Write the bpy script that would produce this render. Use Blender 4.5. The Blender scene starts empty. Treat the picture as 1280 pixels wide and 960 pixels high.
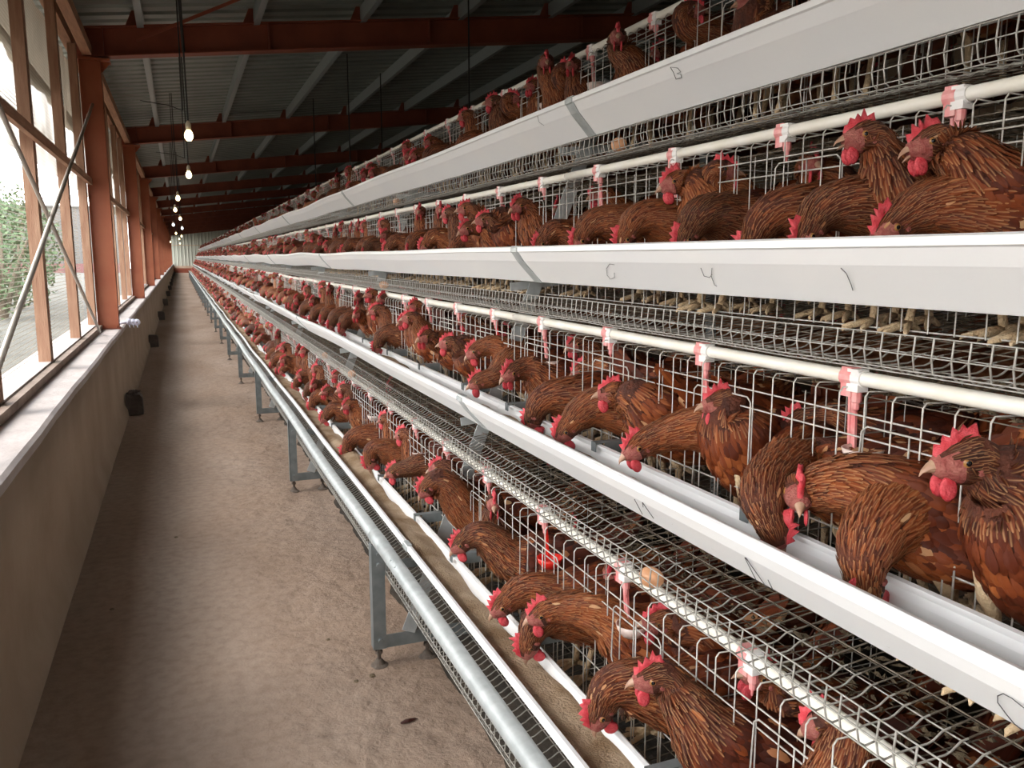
import bpy, math, random
import numpy as np
from mathutils import Vector, Matrix
random.seed(7); rng = np.random.default_rng(7)
S = bpy.context.scene
COL = S.collection
PI = math.pi
# ------------------------------------------------------------------ camera, sky, light, exposure
F = 1040.0; H = 1.5
R_ = Vector((0.92994, -0.36770, 0.0)); U_ = Vector((0.05557, 0.14054, 0.98851)); W_ = Vector((0.36348, 0.91926, -0.15113))
cam = bpy.data.cameras.new('camera'); cam.sensor_width = 36; cam.lens = F / 1280 * 36; cam.clip_start = .02; cam.clip_end = 400
co = bpy.data.objects.new('camera', cam); COL.objects.link(co)
co.matrix_world = Matrix(((R_.x, U_.x, -W_.x, 0), (R_.y, U_.y, -W_.y, 0), (R_.z, U_.z, -W_.z, H), (0, 0, 0, 1)))
S.camera = co
S.view_settings.view_transform = 'Standard'; S.view_settings.look = 'None'; S.view_settings.gamma = 1
S.view_settings.exposure = 0.0
try: S.view_settings.use_curve_mapping = False
except Exception: pass
S.cycles.max_bounces = 7; S.cycles.transparent_max_bounces = 16
S.cycles.use_denoising = True
world = bpy.data.worlds.new('sky'); S.world = world; world.use_nodes = True
wn = world.node_tree; bg = wn.nodes['Background']
tc = wn.nodes.new('ShaderNodeTexCoord'); sx = wn.nodes.new('ShaderNodeSeparateXYZ'); cr = wn.nodes.new('ShaderNodeValToRGB')
wn.links.new(tc.outputs['Generated'], sx.inputs[0]); wn.links.new(sx.outputs['Z'], cr.inputs[0]); wn.links.new(cr.outputs[0], bg.inputs[0])
cr.color_ramp.elements[0].position = 0.0; cr.color_ramp.elements[0].color = (1.15, 1.10, 1.04, 1)
cr.color_ramp.elements[1].position = .8; cr.color_ramp.elements[1].color = (.62, .70, .78, 1)
bg.inputs[1].default_value = 8.3
sl = bpy.data.lights.new('sun', 'SUN'); sl.energy = 5.4; sl.angle = math.radians(28); sl.color = (1, .93, .85)
so = bpy.data.objects.new('sun', sl); COL.objects.link(so)
sd = Vector((.64, .10, -.76)).normalized()          # the direction the hazy sunlight travels
so.rotation_euler = sd.to_track_quat('-Z', 'Y').to_euler()
for k in range(5):                                   # sampling portals in the open window wall (they give no light)
    al = bpy.data.lights.new('window_portal', 'AREA'); al.shape = 'RECTANGLE'; al.size = 6.4; al.size_y = 2.6
    al.cycles.is_portal = True
    ao = bpy.data.objects.new('window_portal', al); COL.objects.link(ao)
    ao.location = (-.86, 9.0 + 6.5 * (k - 1) - 3.25, 2.1); ao.rotation_euler = (PI / 2, 0, -PI / 2)

def at(px, py, X):
    d = R_ * (px - 640) + U_ * (480 - py) + W_ * F
    t = X / d.x
    return Vector((0, 0, H)) + d * t

# ------------------------------------------------------------------ materials
def mat(name, col, rough=.6, metal=0, noise=None, bump=0, bscale=60, spec=.5, col2=None, nscale=5, detail=6, aniso=None):
    m = bpy.data.materials.new(name); m.use_nodes = True
    nt = m.node_tree; p = nt.nodes['Principled BSDF']
    p.inputs['Base Color'].default_value = (*col, 1); p.inputs['Roughness'].default_value = rough
    p.inputs['Metallic'].default_value = metal; p.inputs['Specular IOR Level'].default_value = spec
    if col2 or bump:
        t = nt.nodes.new('ShaderNodeTexCoord'); mp = nt.nodes.new('ShaderNodeMapping')
        nt.links.new(t.outputs['Object'], mp.inputs[0])
        if aniso: mp.inputs['Scale'].default_value = aniso
    if col2:
        n = nt.nodes.new('ShaderNodeTexNoise'); n.inputs['Scale'].default_value = nscale; n.inputs['Detail'].default_value = detail
        r = nt.nodes.new('ShaderNodeValToRGB'); r.color_ramp.elements[0].position = .35; r.color_ramp.elements[1].position = .68
        r.color_ramp.elements[0].color = (*col, 1); r.color_ramp.elements[1].color = (*col2, 1)
        nt.links.new(mp.outputs[0], n.inputs['Vector']); nt.links.new(n.outputs['Fac'], r.inputs[0]); nt.links.new(r.outputs[0], p.inputs['Base Color'])
    if bump:
        n2 = nt.nodes.new('ShaderNodeTexNoise'); n2.inputs['Scale'].default_value = bscale; n2.inputs['Detail'].default_value = 8
        b = nt.nodes.new('ShaderNodeBump'); b.inputs['Strength'].default_value = bump; b.inputs['Distance'].default_value = .02
        nt.links.new(mp.outputs[0], n2.inputs['Vector']); nt.links.new(n2.outputs['Fac'], b.inputs['Height']); nt.links.new(b.outputs[0], p.inputs['Normal'])
    return m
M_ = {}
M_['galv'] = mat('galvanised steel', (.42, .45, .45), .55, .35, col2=(.52, .55, .55), nscale=30)
M_['post'] = mat('grey zinc sheet', (.19, .215, .22), .5, .4, col2=(.26, .285, .29), nscale=20)
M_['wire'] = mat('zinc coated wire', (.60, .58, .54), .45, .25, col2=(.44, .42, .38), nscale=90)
M_['wired'] = mat('dull zinc wire', (.50, .49, .46), .45, .3, col2=(.33, .31, .27), nscale=90)
M_['pvc'] = mat('white pvc trough', (.86, .87, .88), .33, 0, col2=(.89, .89, .88), nscale=3)
M_['pipe'] = mat('cream pvc pipe', (.80, .76, .66), .35, 0, col2=(.84, .82, .76), nscale=12)
M_['clip'] = mat('white plastic clip', (.82, .80, .78), .4)
M_['pink'] = mat('pink plastic', (.75, .22, .22), .4, col2=(.80, .42, .40), nscale=40)
M_['red'] = mat('red plastic', (.80, .03, .02), .35)
M_['cup'] = mat('pale cup plastic', (.78, .66, .60), .4, col2=(.70, .50, .44), nscale=30)
M_['ink'] = mat('black ink', (.05, .05, .06), .6)
M_['feed'] = mat('ground feed', (.30, .185, .095), .95, bump=.9, bscale=160, col2=(.60, .45, .31), nscale=9, detail=12)
M_['egg'] = mat('brown eggshell', (.56, .27, .13), .45, col2=(.62, .33, .18), nscale=20)
M_['shank'] = mat('yellow scaly skin', (.60, .42, .24), .6, bump=.5, bscale=220, col2=(.74, .58, .38), nscale=60)
M_['comb'] = mat('red comb skin', (.60, .035, .05), .5, bump=.35, bscale=300, col2=(.70, .10, .12), nscale=70)
M_['face'] = mat('pink face skin', (.28, .058, .048), .6, bump=.5, bscale=300, col2=(.40, .14, .11), nscale=80)
M_['beak'] = mat('horn beak', (.36, .19, .12), .4, col2=(.48, .31, .21), nscale=60)
M_['eye'] = mat('amber eye', (.34, .16, .05), .12); M_['pupil'] = mat('black pupil', (.01, .01, .01), .08)
M_['rust'] = mat('red oxide steel', (.20, .045, .022), .6, col2=(.26, .065, .03), nscale=4, bump=.1, bscale=20)
M_['column'] = mat('orange oxide steel', (.30, .070, .025), .55, col2=(.36, .105, .042), nscale=3, bump=.1, bscale=20)
M_['timber'] = mat('sawn pine timber', (.30, .155, .095), .75, col2=(.40, .24, .155), nscale=8, aniso=(6, 6, .6), bump=.25, bscale=30)
M_['timbery'] = mat('sawn pine rail', (.38, .20, .12), .75, col2=(.50, .28, .17), nscale=8, aniso=(6, .6, 6), bump=.25, bscale=30)
M_['deck'] = mat('galvanised roof sheet', (.19, .215, .19), .45, .25, col2=(.24, .27, .24), nscale=2)
M_['purlin'] = mat('zinc purlin', (.33, .37, .37), .45, .3)
M_['plaster'] = mat('grey brown cement render', (.42, .32, .235), .9, col2=(.34, .255, .18), nscale=2.2, bump=.35, bscale=14)
M_['sill'] = mat('pale cement sill', (.38, .33, .31), .8, col2=(.45, .40, .38), nscale=6, bump=.2, bscale=30)
M_['block'] = mat('dark concrete block', (.10, .09, .085), .95, bump=.6, bscale=60, col2=(.15, .13, .12), nscale=30)
M_['sheet'] = mat('cream profiled sheet', (.34, .35, .30), .6, .1)
M_['cable'] = mat('black cable', (.02, .02, .02), .5)
M_['socket'] = mat('lamp socket', (.55, .48, .36), .5)
M_['dung'] = mat('dried droppings', (.07, .05, .03), .95, bump=.6, bscale=100, col2=(.20, .15, .09), nscale=60)
M_['muck_shade'] = mat('shade-black manure', (.022, .017, .012), .95, bump=.8, bscale=30, col2=(.05, .036, .024), nscale=12)  # manure coloured near black to paint in the shade under the cages
M_['grail'] = mat('weathered grey brown rail', (.20, .145, .11), .85, col2=(.28, .21, .17), nscale=8, bump=.3, bscale=30)
M_['wirek'] = mat('soiled shade-dark cage wire', (.09, .07, .05), .8, col2=(.22, .19, .15), nscale=40)  # soiled wire, coloured extra dark to deepen the shade inside the cages
M_['darkfoot'] = mat('dusty brown iron', (.085, .065, .05), .8, col2=(.14, .11, .09), nscale=40)
M_['out'] = mat('trodden ground', (.055, .05, .04), .95, col2=(.085, .08, .065), nscale=.7)
M_['leaf'] = mat('green leaf', (.030, .060, .012), .6, col2=(.06, .11, .03), nscale=3)
M_['bark'] = mat('bark', (.12, .09, .06), .9, bump=.6, bscale=30)
M_['hose'] = mat('lavender white plastic', (.72, .72, .86), .4)
M_['rod'] = mat('steel tie rod', (.42, .38, .33), .4, .5)
M_['pinkwall'] = mat('pink fence sheet', (.15, .06, .06), .7); M_['greywall'] = mat('pale yard wall', (.11, .105, .10), .8)

def emis(name, c, st):
    m = bpy.data.materials.new(name); m.use_nodes = True; p = m.node_tree.nodes['Principled BSDF']
    p.inputs['Base Color'].default_value = (*c, 1); p.inputs['Emission Color'].default_value = (*c, 1); p.inputs['Emission Strength'].default_value = st
    return m
M_['bulb'] = emis('warm bulb', (1, .80, .42), 9); M_['bulbw'] = emis('cool bulb', (.92, .97, 1), 9)

def floor_mat():
    m = bpy.data.materials.new('dusty concrete floor'); m.use_nodes = True; nt = m.node_tree; p = nt.nodes['Principled BSDF']
    N = nt.nodes.new; L = nt.links.new
    t = N('ShaderNodeTexCoord'); n1 = N('ShaderNodeTexNoise'); n1.inputs['Scale'].default_value = 1.3; n1.inputs['Detail'].default_value = 8
    mp = N('ShaderNodeMapping'); mp.inputs['Scale'].default_value = (1, .35, 1)
    L(t.outputs['Object'], mp.inputs[0]); L(mp.outputs[0], n1.inputs['Vector'])
    r = N('ShaderNodeValToRGB'); r.color_ramp.elements[0].position = .34; r.color_ramp.elements[0].color = (.245, .168, .118, 1)
    r.color_ramp.elements[1].position = .66; r.color_ramp.elements[1].color = (.345, .26, .203, 1)
    L(n1.outputs['Fac'], r.inputs[0])
    n2 = N('ShaderNodeTexNoise'); n2.inputs['Scale'].default_value = 22; n2.inputs['Detail'].default_value = 9; L(t.outputs['Object'], n2.inputs['Vector'])
    mx = N('ShaderNodeMixRGB'); mx.blend_type = 'MULTIPLY'; mx.inputs[0].default_value = .45
    r2 = N('ShaderNodeValToRGB'); r2.color_ramp.elements[0].position = .30; r2.color_ramp.elements[0].color = (.55, .5, .46, 1); r2.color_ramp.elements[1].position = .6
    L(n2.outputs['Fac'], r2.inputs[0]); L(r.outputs[0], mx.inputs[1]); L(r2.outputs[0], mx.inputs[2]); L(mx.outputs[0], p.inputs['Base Color'])
    # caked dirt near the cages gives a rougher relief than the swept strip by the wall
    sp = N('ShaderNodeSeparateXYZ'); L(t.outputs['Object'], sp.inputs[0])
    mr = N('ShaderNodeMapRange'); mr.inputs[1].default_value = -.1; mr.inputs[2].default_value = .6; mr.inputs[3].default_value = .25; mr.inputs[4].default_value = 1.0
    L(sp.outputs['X'], mr.inputs[0])
    b = N('ShaderNodeBump'); b.inputs['Distance'].default_value = .045; n3 = N('ShaderNodeTexNoise'); n3.inputs['Scale'].default_value = 7; n3.inputs['Detail'].default_value = 10; n3.inputs['Roughness'].default_value = .62
    L(t.outputs['Object'], n3.inputs['Vector']); L(n3.outputs['Fac'], b.inputs['Height']); L(mr.outputs[0], b.inputs['Strength']); L(b.outputs[0], p.inputs['Normal'])
    p.inputs['Roughness'].default_value = .92
    return m
M_['floor'] = floor_mat()

def net_mat():                                       # fine woven wire netting over the windows
    m = bpy.data.materials.new('fine window netting'); m.use_nodes = True; nt = m.node_tree; N = nt.nodes.new; L = nt.links.new
    nt.nodes.remove(nt.nodes['Principled BSDF']); out = nt.nodes['Material Output']
    t = N('ShaderNodeTexCoord'); sp = N('ShaderNodeSeparateXYZ'); L(t.outputs['Object'], sp.inputs[0])
    def lines(sock, k, w):
        a = N('ShaderNodeMath'); a.operation = 'MULTIPLY'; a.inputs[1].default_value = k; L(sock, a.inputs[0])
        b = N('ShaderNodeMath'); b.operation = 'FRACT'; L(a.outputs[0], b.inputs[0])
        c = N('ShaderNodeMath'); c.operation = 'LESS_THAN'; c.inputs[1].default_value = w; L(b.outputs[0], c.inputs[0]); return c.outputs[0]
    l1 = lines(sp.outputs['Z'], 38, .15); l2 = lines(sp.outputs['Y'], 38, .09)
    mx = N('ShaderNodeMath'); mx.operation = 'MAXIMUM'; L(l1, mx.inputs[0]); L(l2, mx.inputs[1])
    nz = N('ShaderNodeTexNoise'); nz.inputs['Scale'].default_value = 2.2; nz.inputs['Detail'].default_value = 5; L(t.outputs['Object'], nz.inputs['Vector'])
    mr = N('ShaderNodeMapRange'); mr.inputs[1].default_value = .35; mr.inputs[2].default_value = .7; mr.inputs[3].default_value = .0; mr.inputs[4].default_value = .13; L(nz.outputs['Fac'], mr.inputs[0])
    ad = N('ShaderNodeMath'); ad.operation = 'ADD'; ad.use_clamp = True; L(mx.outputs[0], ad.inputs[0]); L(mr.outputs[0], ad.inputs[1])
    tr = N('ShaderNodeBsdfTransparent'); di = N('ShaderNodeBsdfDiffuse'); di.inputs[0].default_value = (.36, .33, .28, 1); tl = N('ShaderNodeBsdfTranslucent'); tl.inputs[0].default_value = (.26, .235, .19, 1)
    m1 = N('ShaderNodeMixShader'); m1.inputs[0].default_value = .4; L(di.outputs[0], m1.inputs[1]); L(tl.outputs[0], m1.inputs[2])
    m2 = N('ShaderNodeMixShader'); L(ad.outputs[0], m2.inputs[0]); L(tr.outputs[0], m2.inputs[1]); L(m1.outputs[0], m2.inputs[2]); L(m2.outputs[0], out.inputs['Surface'])
    return m
M_['net'] = net_mat()
M_['shade'] = net_mat(); M_['shade'].name = 'beige shade net'
for n_ in M_['shade'].node_tree.nodes:
    if n_.type == 'MAP_RANGE': n_.inputs[3].default_value = .72; n_.inputs[4].default_value = .95
    if n_.type == 'BSDF_DIFFUSE': n_.inputs[0].default_value = (.34, .29, .23, 1)
    if n_.type == 'BSDF_TRANSLUCENT': n_.inputs[0].default_value = (.22, .185, .14, 1)
def cloth_mat():
    m = bpy.data.materials.new('rolled curtain cloth'); m.use_nodes = True; nt = m.node_tree; N = nt.nodes.new; L = nt.links.new
    nt.nodes.remove(nt.nodes['Principled BSDF']); out = nt.nodes['Material Output']
    di = N('ShaderNodeBsdfDiffuse'); di.inputs[0].default_value = (.34, .29, .23, 1); tl = N('ShaderNodeBsdfTranslucent'); tl.inputs[0].default_value = (.15, .125, .095, 1)
    m1 = N('ShaderNodeMixShader'); m1.inputs[0].default_value = .5; L(di.outputs[0], m1.inputs[1]); L(tl.outputs[0], m1.inputs[2]); L(m1.outputs[0], out.inputs['Surface'])
    return m
M_['cloth'] = cloth_mat()

def feather_mat():
    m = bpy.data.materials.new('russet feather'); m.use_nodes = True; nt = m.node_tree; N = nt.nodes.new; L = nt.links.new
    p = nt.nodes['Principled BSDF']; p.inputs['Roughness'].default_value = .5; p.inputs['Specular IOR Level'].default_value = .28
    at_ = N('ShaderNodeAttribute'); at_.attribute_name = 'fc'; sp = N('ShaderNodeSeparateColor'); L(at_.outputs['Color'], sp.inputs[0])
    rnd, kind, u = sp.outputs[0], sp.outputs[1], sp.outputs[2]; v = at_.outputs['Alpha']
    oi = N('ShaderNodeObjectInfo')
    def M(op, a, b=None, clamp=False):
        n = N('ShaderNodeMath'); n.operation = op; n.use_clamp = clamp
        for i, s in enumerate((a, b)):
            if s is None: continue
            if isinstance(s, (int, float)): n.inputs[i].default_value = s
            else: L(s, n.inputs[i])
        return n.outputs[0]
    r = N('ShaderNodeValToRGB'); e = r.color_ramp.elements; e[0].position = 0; e[0].color = (.030, .006, .003, 1); e[1].position = 1; e[1].color = (.58, .34, .18, 1)
    for pos, c in ((.35, (.095, .017, .005)), (.62, (.215, .047, .011)), (.86, (.34, .10, .027))):
        x = e.new(pos); x.color = (*c, 1)
    sh = M('MULTIPLY', M('SUBTRACT', oi.outputs['Random'], .5), .30)
    L(M('ADD', rnd, sh, True), r.inputs[0])
    d = M('ABSOLUTE', M('SUBTRACT', u, .5))                        # distance from the quill
    # pale quill streak on hackles, pale tip margin on wing coverts
    hack = M('LESS_THAN', kind, .2); wing = M('GREATER_THAN', kind, .55)
    streak = M('MULTIPLY', M('MULTIPLY', M('SUBTRACT', 1, M('MULTIPLY', d, 5.0), True), hack), M('MULTIPLY', v, .62))
    margin = M('MULTIPLY', M('MULTIPLY', M('GREATER_THAN', M('ADD', M('MULTIPLY', d, 1.1), M('MULTIPLY', v, .55)), .92), M('ADD', wing, M('MULTIPLY', M('SUBTRACT', 1, hack), .35), True)), .55)
    fac = M('ADD', streak, margin, True)
    mx = N('ShaderNodeMixRGB'); mx.inputs[2].default_value = (.60, .33, .15, 1); L(fac, mx.inputs[0]); L(r.outputs[0], mx.inputs[1])
    L(mx.outputs[0], p.inputs['Base Color'])
    b = N('ShaderNodeBump'); b.inputs['Strength'].default_value = .35; b.inputs['Distance'].default_value = .002
    wv = M('SINE', M('MULTIPLY', M('ADD', M('MULTIPLY', d, 3), v), 60)); L(wv, b.inputs['Height']); L(b.outputs[0], p.inputs['Normal'])
    return m
M_['feather'] = feather_mat()
M_['down'] = mat('dark brown down', (.05, .011, .004), .8, col2=(.12, .028, .009), nscale=40, bump=.6, bscale=120)
def far_mat():
    m = bpy.data.materials.new('brown hen plumage'); m.use_nodes = True; nt = m.node_tree; N = nt.nodes.new; L = nt.links.new
    p = nt.nodes['Principled BSDF']; a = N('ShaderNodeAttribute'); a.attribute_name = 'fc'; r = N('ShaderNodeValToRGB'); e = r.color_ramp.elements
    e[0].color = (.05, .012, .005, 1); e[1].color = (.34, .14, .06, 1); x = e.new(.5); x.color = (.15, .038, .013, 1)
    s = N('ShaderNodeSeparateColor'); L(a.outputs['Color'], s.inputs[0]); t = N('ShaderNodeTexCoord'); n = N('ShaderNodeTexNoise'); n.inputs['Scale'].default_value = 45
    L(t.outputs['Object'], n.inputs['Vector']); ad = N('ShaderNodeMath'); ad.operation = 'MULTIPLY_ADD'; ad.inputs[1].default_value = .8; ad.inputs[2].default_value = -.4
    L(n.outputs['Fac'], ad.inputs[0]); a2 = N('ShaderNodeMath'); a2.operation = 'ADD'; L(ad.outputs[0], a2.inputs[0]); L(s.outputs[0], a2.inputs[1]); L(a2.outputs[0], r.inputs[0])
    L(r.outputs[0], p.inputs['Base Color']); p.inputs['Roughness'].default_value = .65
    return m
M_['farhen'] = far_mat()

# ------------------------------------------------------------------ mesh helpers
class MB:
    def __init__(s): s.v = []; s.f = []; s.m = []
    def add(s, vs, fs, mi=0):
        o = len(s.v); s.v += [tuple(v) for v in vs]; s.f += [tuple(i + o for i in f) for f in fs]; s.m += [mi] * len(fs)
    def box(s, x0, x1, y0, y1, z0, z1, mi=0):
        s.add([(x, y, z) for z in (z0, z1) for y in (y0, y1) for x in (x0, x1)],
              [(0, 2, 3, 1), (4, 5, 7, 6), (0, 1, 5, 4), (2, 6, 7, 3), (0, 4, 6, 2), (1, 3, 7, 5)], mi)
    def obox(s, a, b, w, t, side=None, mi=0):         # a bar from a to b, w by t in section
        a = Vector(a); b = Vector(b); d = (b - a).normalized(); sd = Vector(side) if side else (Vector((0, 1, 0)) if abs(d.y) < .9 else Vector((1, 0, 0)))
        n = d.cross(sd).normalized(); sd = n.cross(d).normalized()
        c = [(-w / 2, -t / 2), (w / 2, -t / 2), (w / 2, t / 2), (-w / 2, t / 2)]
        s.add([p + sd * i + n * j for p in (a, b) for i, j in c], [(0, 1, 5, 4), (1, 2, 6, 5), (2, 3, 7, 6), (3, 0, 4, 7), (3, 2, 1, 0), (4, 5, 6, 7)], mi)
    def tube(s, pts, r, n=4, mi=0, cap=True, up=None):
        pts = [Vector(p) for p in pts]; rs = r if isinstance(r, (list, tuple)) else [r] * len(pts); vs = []
        t0 = (pts[1] - pts[0]).normalized(); ref = Vector(up) if up else (Vector((0, 0, 1)) if abs(t0.z) < .9 else Vector((1, 0, 0)))
        a = t0.cross(ref).normalized()
        for i, p in enumerate(pts):
            if i == 0: t = t0
            elif i == len(pts) - 1: t = (pts[i] - pts[i - 1]).normalized()
            else: t = ((pts[i + 1] - p).normalized() + (p - pts[i - 1]).normalized()).normalized()
            a = (a - t * a.dot(t)).normalized(); b = t.cross(a)
            for k in range(n):
                th = 2 * PI * (k + .5) / n; vs.append(p + (a * math.cos(th) + b * math.sin(th)) * rs[i])
        fs = [(i * n + k, i * n + (k + 1) % n, (i + 1) * n + (k + 1) % n, (i + 1) * n + k) for i in range(len(pts) - 1) for k in range(n)]
        if cap: fs += [tuple(range(n))[::-1], tuple(range((len(pts) - 1) * n, len(pts) * n))]
        s.add(vs, fs, mi)
    def lathe(s, prof, n=16, c=(0, 0, 0), mi=0, axis='z'):
        vs = []
        for r, z in prof:
            for k in range(n):
                a = 2 * PI * k / n
                q = (r * math.cos(a), r * math.sin(a), z) if axis == 'z' else (r * math.cos(a), z, r * math.sin(a))
                vs.append((q[0] + c[0], q[1] + c[1], q[2] + c[2]))
        s.add(vs, [(i * n + k, i * n + (k + 1) % n, (i + 1) * n + (k + 1) % n, (i + 1) * n + k) for i in range(len(prof) - 1) for k in range(n)], mi)
    def sweep(s, prof, ys, off=None, closed=True, mi=0):    # profile (x,z) swept along y
        n = len(prof); vs = []
        for y in ys:
            o = off(y) if off else 0
            for x, z in prof: vs.append((x, y, z + o))
        m = n if closed else n - 1
        fs = [(i * n + k, (i + 1) * n + k, (i + 1) * n + (k + 1) % n, i * n + (k + 1) % n) for i in range(len(ys) - 1) for k in range(m)]
        if closed: fs += [tuple(range(n)), tuple(range((len(ys) - 1) * n, len(ys) * n))[::-1]]
        s.add(vs, fs, mi)
    def mesh(s, name, mats, smooth=False):
        me = bpy.data.meshes.new(name); me.from_pydata(s.v, [], s.f)
        for m in (mats if isinstance(mats, list) else [mats]): me.materials.append(m)
        if max(s.m, default=0): me.polygons.foreach_set('material_index', s.m)
        if smooth and smooth != 3: me.polygons.foreach_set('use_smooth', [True] * len(s.f))
        if smooth == 2:
            import bmesh
            bb = bmesh.new(); bb.from_mesh(me); bmesh.ops.recalc_face_normals(bb, faces=bb.faces); bb.to_mesh(me); bb.free()
        me.update(); return me
def put(name, me, parent=None, loc=(0, 0, 0), rot=(0, 0, 0)):
    o = bpy.data.objects.new(name, me); COL.objects.link(o); o.location = loc; o.rotation_euler = rot
    if parent: o.parent = parent
    return o
def obj(name, mb, m, parent=None, smooth=False, loc=(0, 0, 0)):
    return put(name, mb.mesh(name, m, smooth), parent, loc)
def tag(o, label=None, cat=None, group=None, kind=None):
    if label: o['label'] = label
    if cat: o['category'] = cat
    if group: o['group'] = group
    if kind: o['kind'] = kind
    return o
def thing(name, label, cat, loc=(0, 0, 0), group=None):
    return tag(put(name, None, None, loc), label, cat, group)
def struct(name, mb, m, smooth=False): return tag(obj(name, mb, m, None, smooth), kind='structure')
ORD = ['first', 'second', 'third', 'fourth', 'fifth', 'sixth', 'seventh', 'eighth', 'ninth', 'tenth', 'eleventh', 'twelfth', 'thirteenth', 'fourteenth',
       'fifteenth', 'sixteenth', 'seventeenth', 'eighteenth', 'nineteenth', 'twentieth', 'twenty-first', 'twenty-second', 'twenty-third', 'twenty-fourth',
       'twenty-fifth', 'twenty-sixth', 'twenty-seventh', 'twenty-eighth', 'twenty-ninth', 'thirtieth', 'thirty-first', 'thirty-second', 'thirty-third', 'thirty-fourth', 'thirty-fifth', 'thirty-sixth', 'thirty-seventh', 'thirty-eighth', 'thirty-ninth', 'fortieth']
TIER = ['bottom', 'second', 'third', 'top']

# ------------------------------------------------------------------ layout numbers
BAY = 2.49; Y0 = .21; NB = 26; YE = Y0 + NB * BAY     # frames stand at Y0 + k*BAY
TX = [.65 + .195 * i for i in range(4)]; TZ = [.551 + .4885 * i for i in range(4)]
CX = -.57; ENDY = 86.0
def floor_b(a): return -.188 + .118 * (a - .118)
def wave(y, i=0): return .007 * math.sin(2 * PI * (y - Y0) / BAY + 1.2) + .006 * math.sin(y * 1.27 + i * 1.9) - .004
def roofz(x): return 3.79 + .12 * (x + .25)
def beamz(x): return 3.30 + .12 * (x + .74)

# ------------------------------------------------------------------ setting
b = MB(); nx, ny = 2, 2
from mathutils import noise as mn
FX = [-.57 + .0205 * q for q in range(72)]; FY = [.6 + .0205 * q * (1 + q / 900) for q in range(330)]; fx1, fy1 = FX[-1], FY[-1]
def sm(a, b_, x): t = min(1, max(0, (x - a) / (b_ - a))); return t * t * (3 - 2 * t)
def fz(x, y):
    e = sm(-.57, -.45, x) * sm(fx1, fx1 - .15, x) * sm(.6, .8, y) * sm(fy1, fy1 - 1.5, y) if True else 1
    c = sm(-.05, .40, x); v = Vector((x * 3.2, y * 3.2, 0)); n1 = mn.fractal(v, .9, 2.1, 6); n2 = mn.fractal(v * 2.6 + Vector((7, 3, 0)), .7, 2.2, 4)
    return e * (.0012 * n1 + c * (.0055 * sm(.02, .14, n1) + .0035 * n2 + .003 * n1))
b.add([(x, y, fz(x, y)) for y in FY for x in FX], [(a * 72 + c, a * 72 + c + 1, (a + 1) * 72 + c + 1, (a + 1) * 72 + c) for a in range(329) for c in range(71)])
for x0, x1, y0, y1 in ((-.57, 9.2, -6, .6), (fx1, 9.2, .6, fy1), (-.57, 9.2, fy1, ENDY)): b.add([(x0, y0, 0), (x1, y0, 0), (x1, y1, 0), (x0, y1, 0)], [(0, 1, 2, 3)])
struct('floor', b, M_['floor'], True)
# low left wall with a slightly battered foot and an uneven plaster face
def wall_low():
    ys = [-6 + i * .4 for i in range(int((ENDY + 6) / .4) + 1)]; b = MB()
    prof = [(-.52, -.05), (-.535, .06), (-.565, .13), (CX, .45), (CX, .77), (-1.0, .77), (-1.0, -.3)]
    n = len(prof); vs = []
    for y in ys:
        for k, (x, z) in enumerate(prof):
            w = (.003 * math.sin(y * 1.7) + .002 * math.sin(y * 4.1 + k)) if 0 < k < 5 else 0
            vs.append((x + w, y, z))
    b.add(vs, [(i * n + k, (i + 1) * n + k, (i + 1) * n + (k + 1) % n, i * n + (k + 1) % n) for i in range(len(ys) - 1) for k in range(n)])
    return b
struct('wall_left', wall_low(), M_['plaster'], True)
b = MB(); ys = [-6 + i * .25 for i in range(int((ENDY + 6) / .25) + 1)]; vs = []
for y in ys:
    w = .003 * math.sin(y * 2.3) + .0015 * math.sin(y * 7.1)
    vs += [(-.565 + w, y, .755), (-.56 + w, y, .795), (-.575 + w, y, .806), (-1.02, y, .806), (-1.02, y, .755)]
b.add(vs, [(i * 5 + k, (i + 1) * 5 + k, (i + 1) * 5 + (k + 1) % 5, i * 5 + (k + 1) % 5) for i in range(len(ys) - 1) for k in range(5)])
struct('trim_1', b, M_['sill'])
# fascia above the windows
b = MB(); b.box(-.88, -.80, -6, ENDY, 3.42, roofz(-.84) - .02); struct('trim_2', b, M_['timbery'])
b = MB(); b.box(9.0, 9.2, -6, ENDY, -.1, 5.2); struct('wall_right', b, M_['plaster'])
b = MB(); b.box(-1.0, 9.2, -6.2, -6, -.1, 5.2); struct('wall_back', b, M_['plaster'])
# profiled sheet end wall on a low brick coloured plinth
b = MB(); prof = []; x = -1.0
while x < 9.2:
    prof += [(x, 0), (x + .20, 0), (x + .23, .04), (x + .28, .04), (x + .31, 0)]; x += .31
vs = [(px, ENDY - d, z) for z in (.62, 5.3) for px, d in prof]; n = len(prof)
b.add(vs, [(k, k + 1, n + k + 1, n + k) for k in range(n - 1)]); struct('wall_end', b, M_['sheet'])
b = MB(); b.box(-1, 9.2, ENDY - .1, ENDY + .1, -.1, .64); b.box(-1, 9.2, ENDY - .07, ENDY, 2.55, 2.62); struct('trim_3', b, M_['plaster'])
b = MB(); b.box(-.55, 1.6, ENDY - .9, ENDY - .12, 0, .42); tag(obj('step', b, M_['rust']), 'low reddish step across the far end of the aisle', 'step')
# ribbed metal roof
b = MB(); prof = []; y = -6.2; P = .26
while y < ENDY + .3:
    prof += [(y, 0), (y + P * .55, 0), (y + P * .68, .035), (y + P * .87, .035)]; y += P
n = len(prof); vs = []
for x in (-1.5, 9.3):
    vs += [(x, yy, roofz(x) + d) for yy, d in prof]
b.add(vs, [(k, k + 1, n + k + 1, n + k) for k in range(n - 1)]); struct('ceiling', b, M_['deck'])

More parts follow.
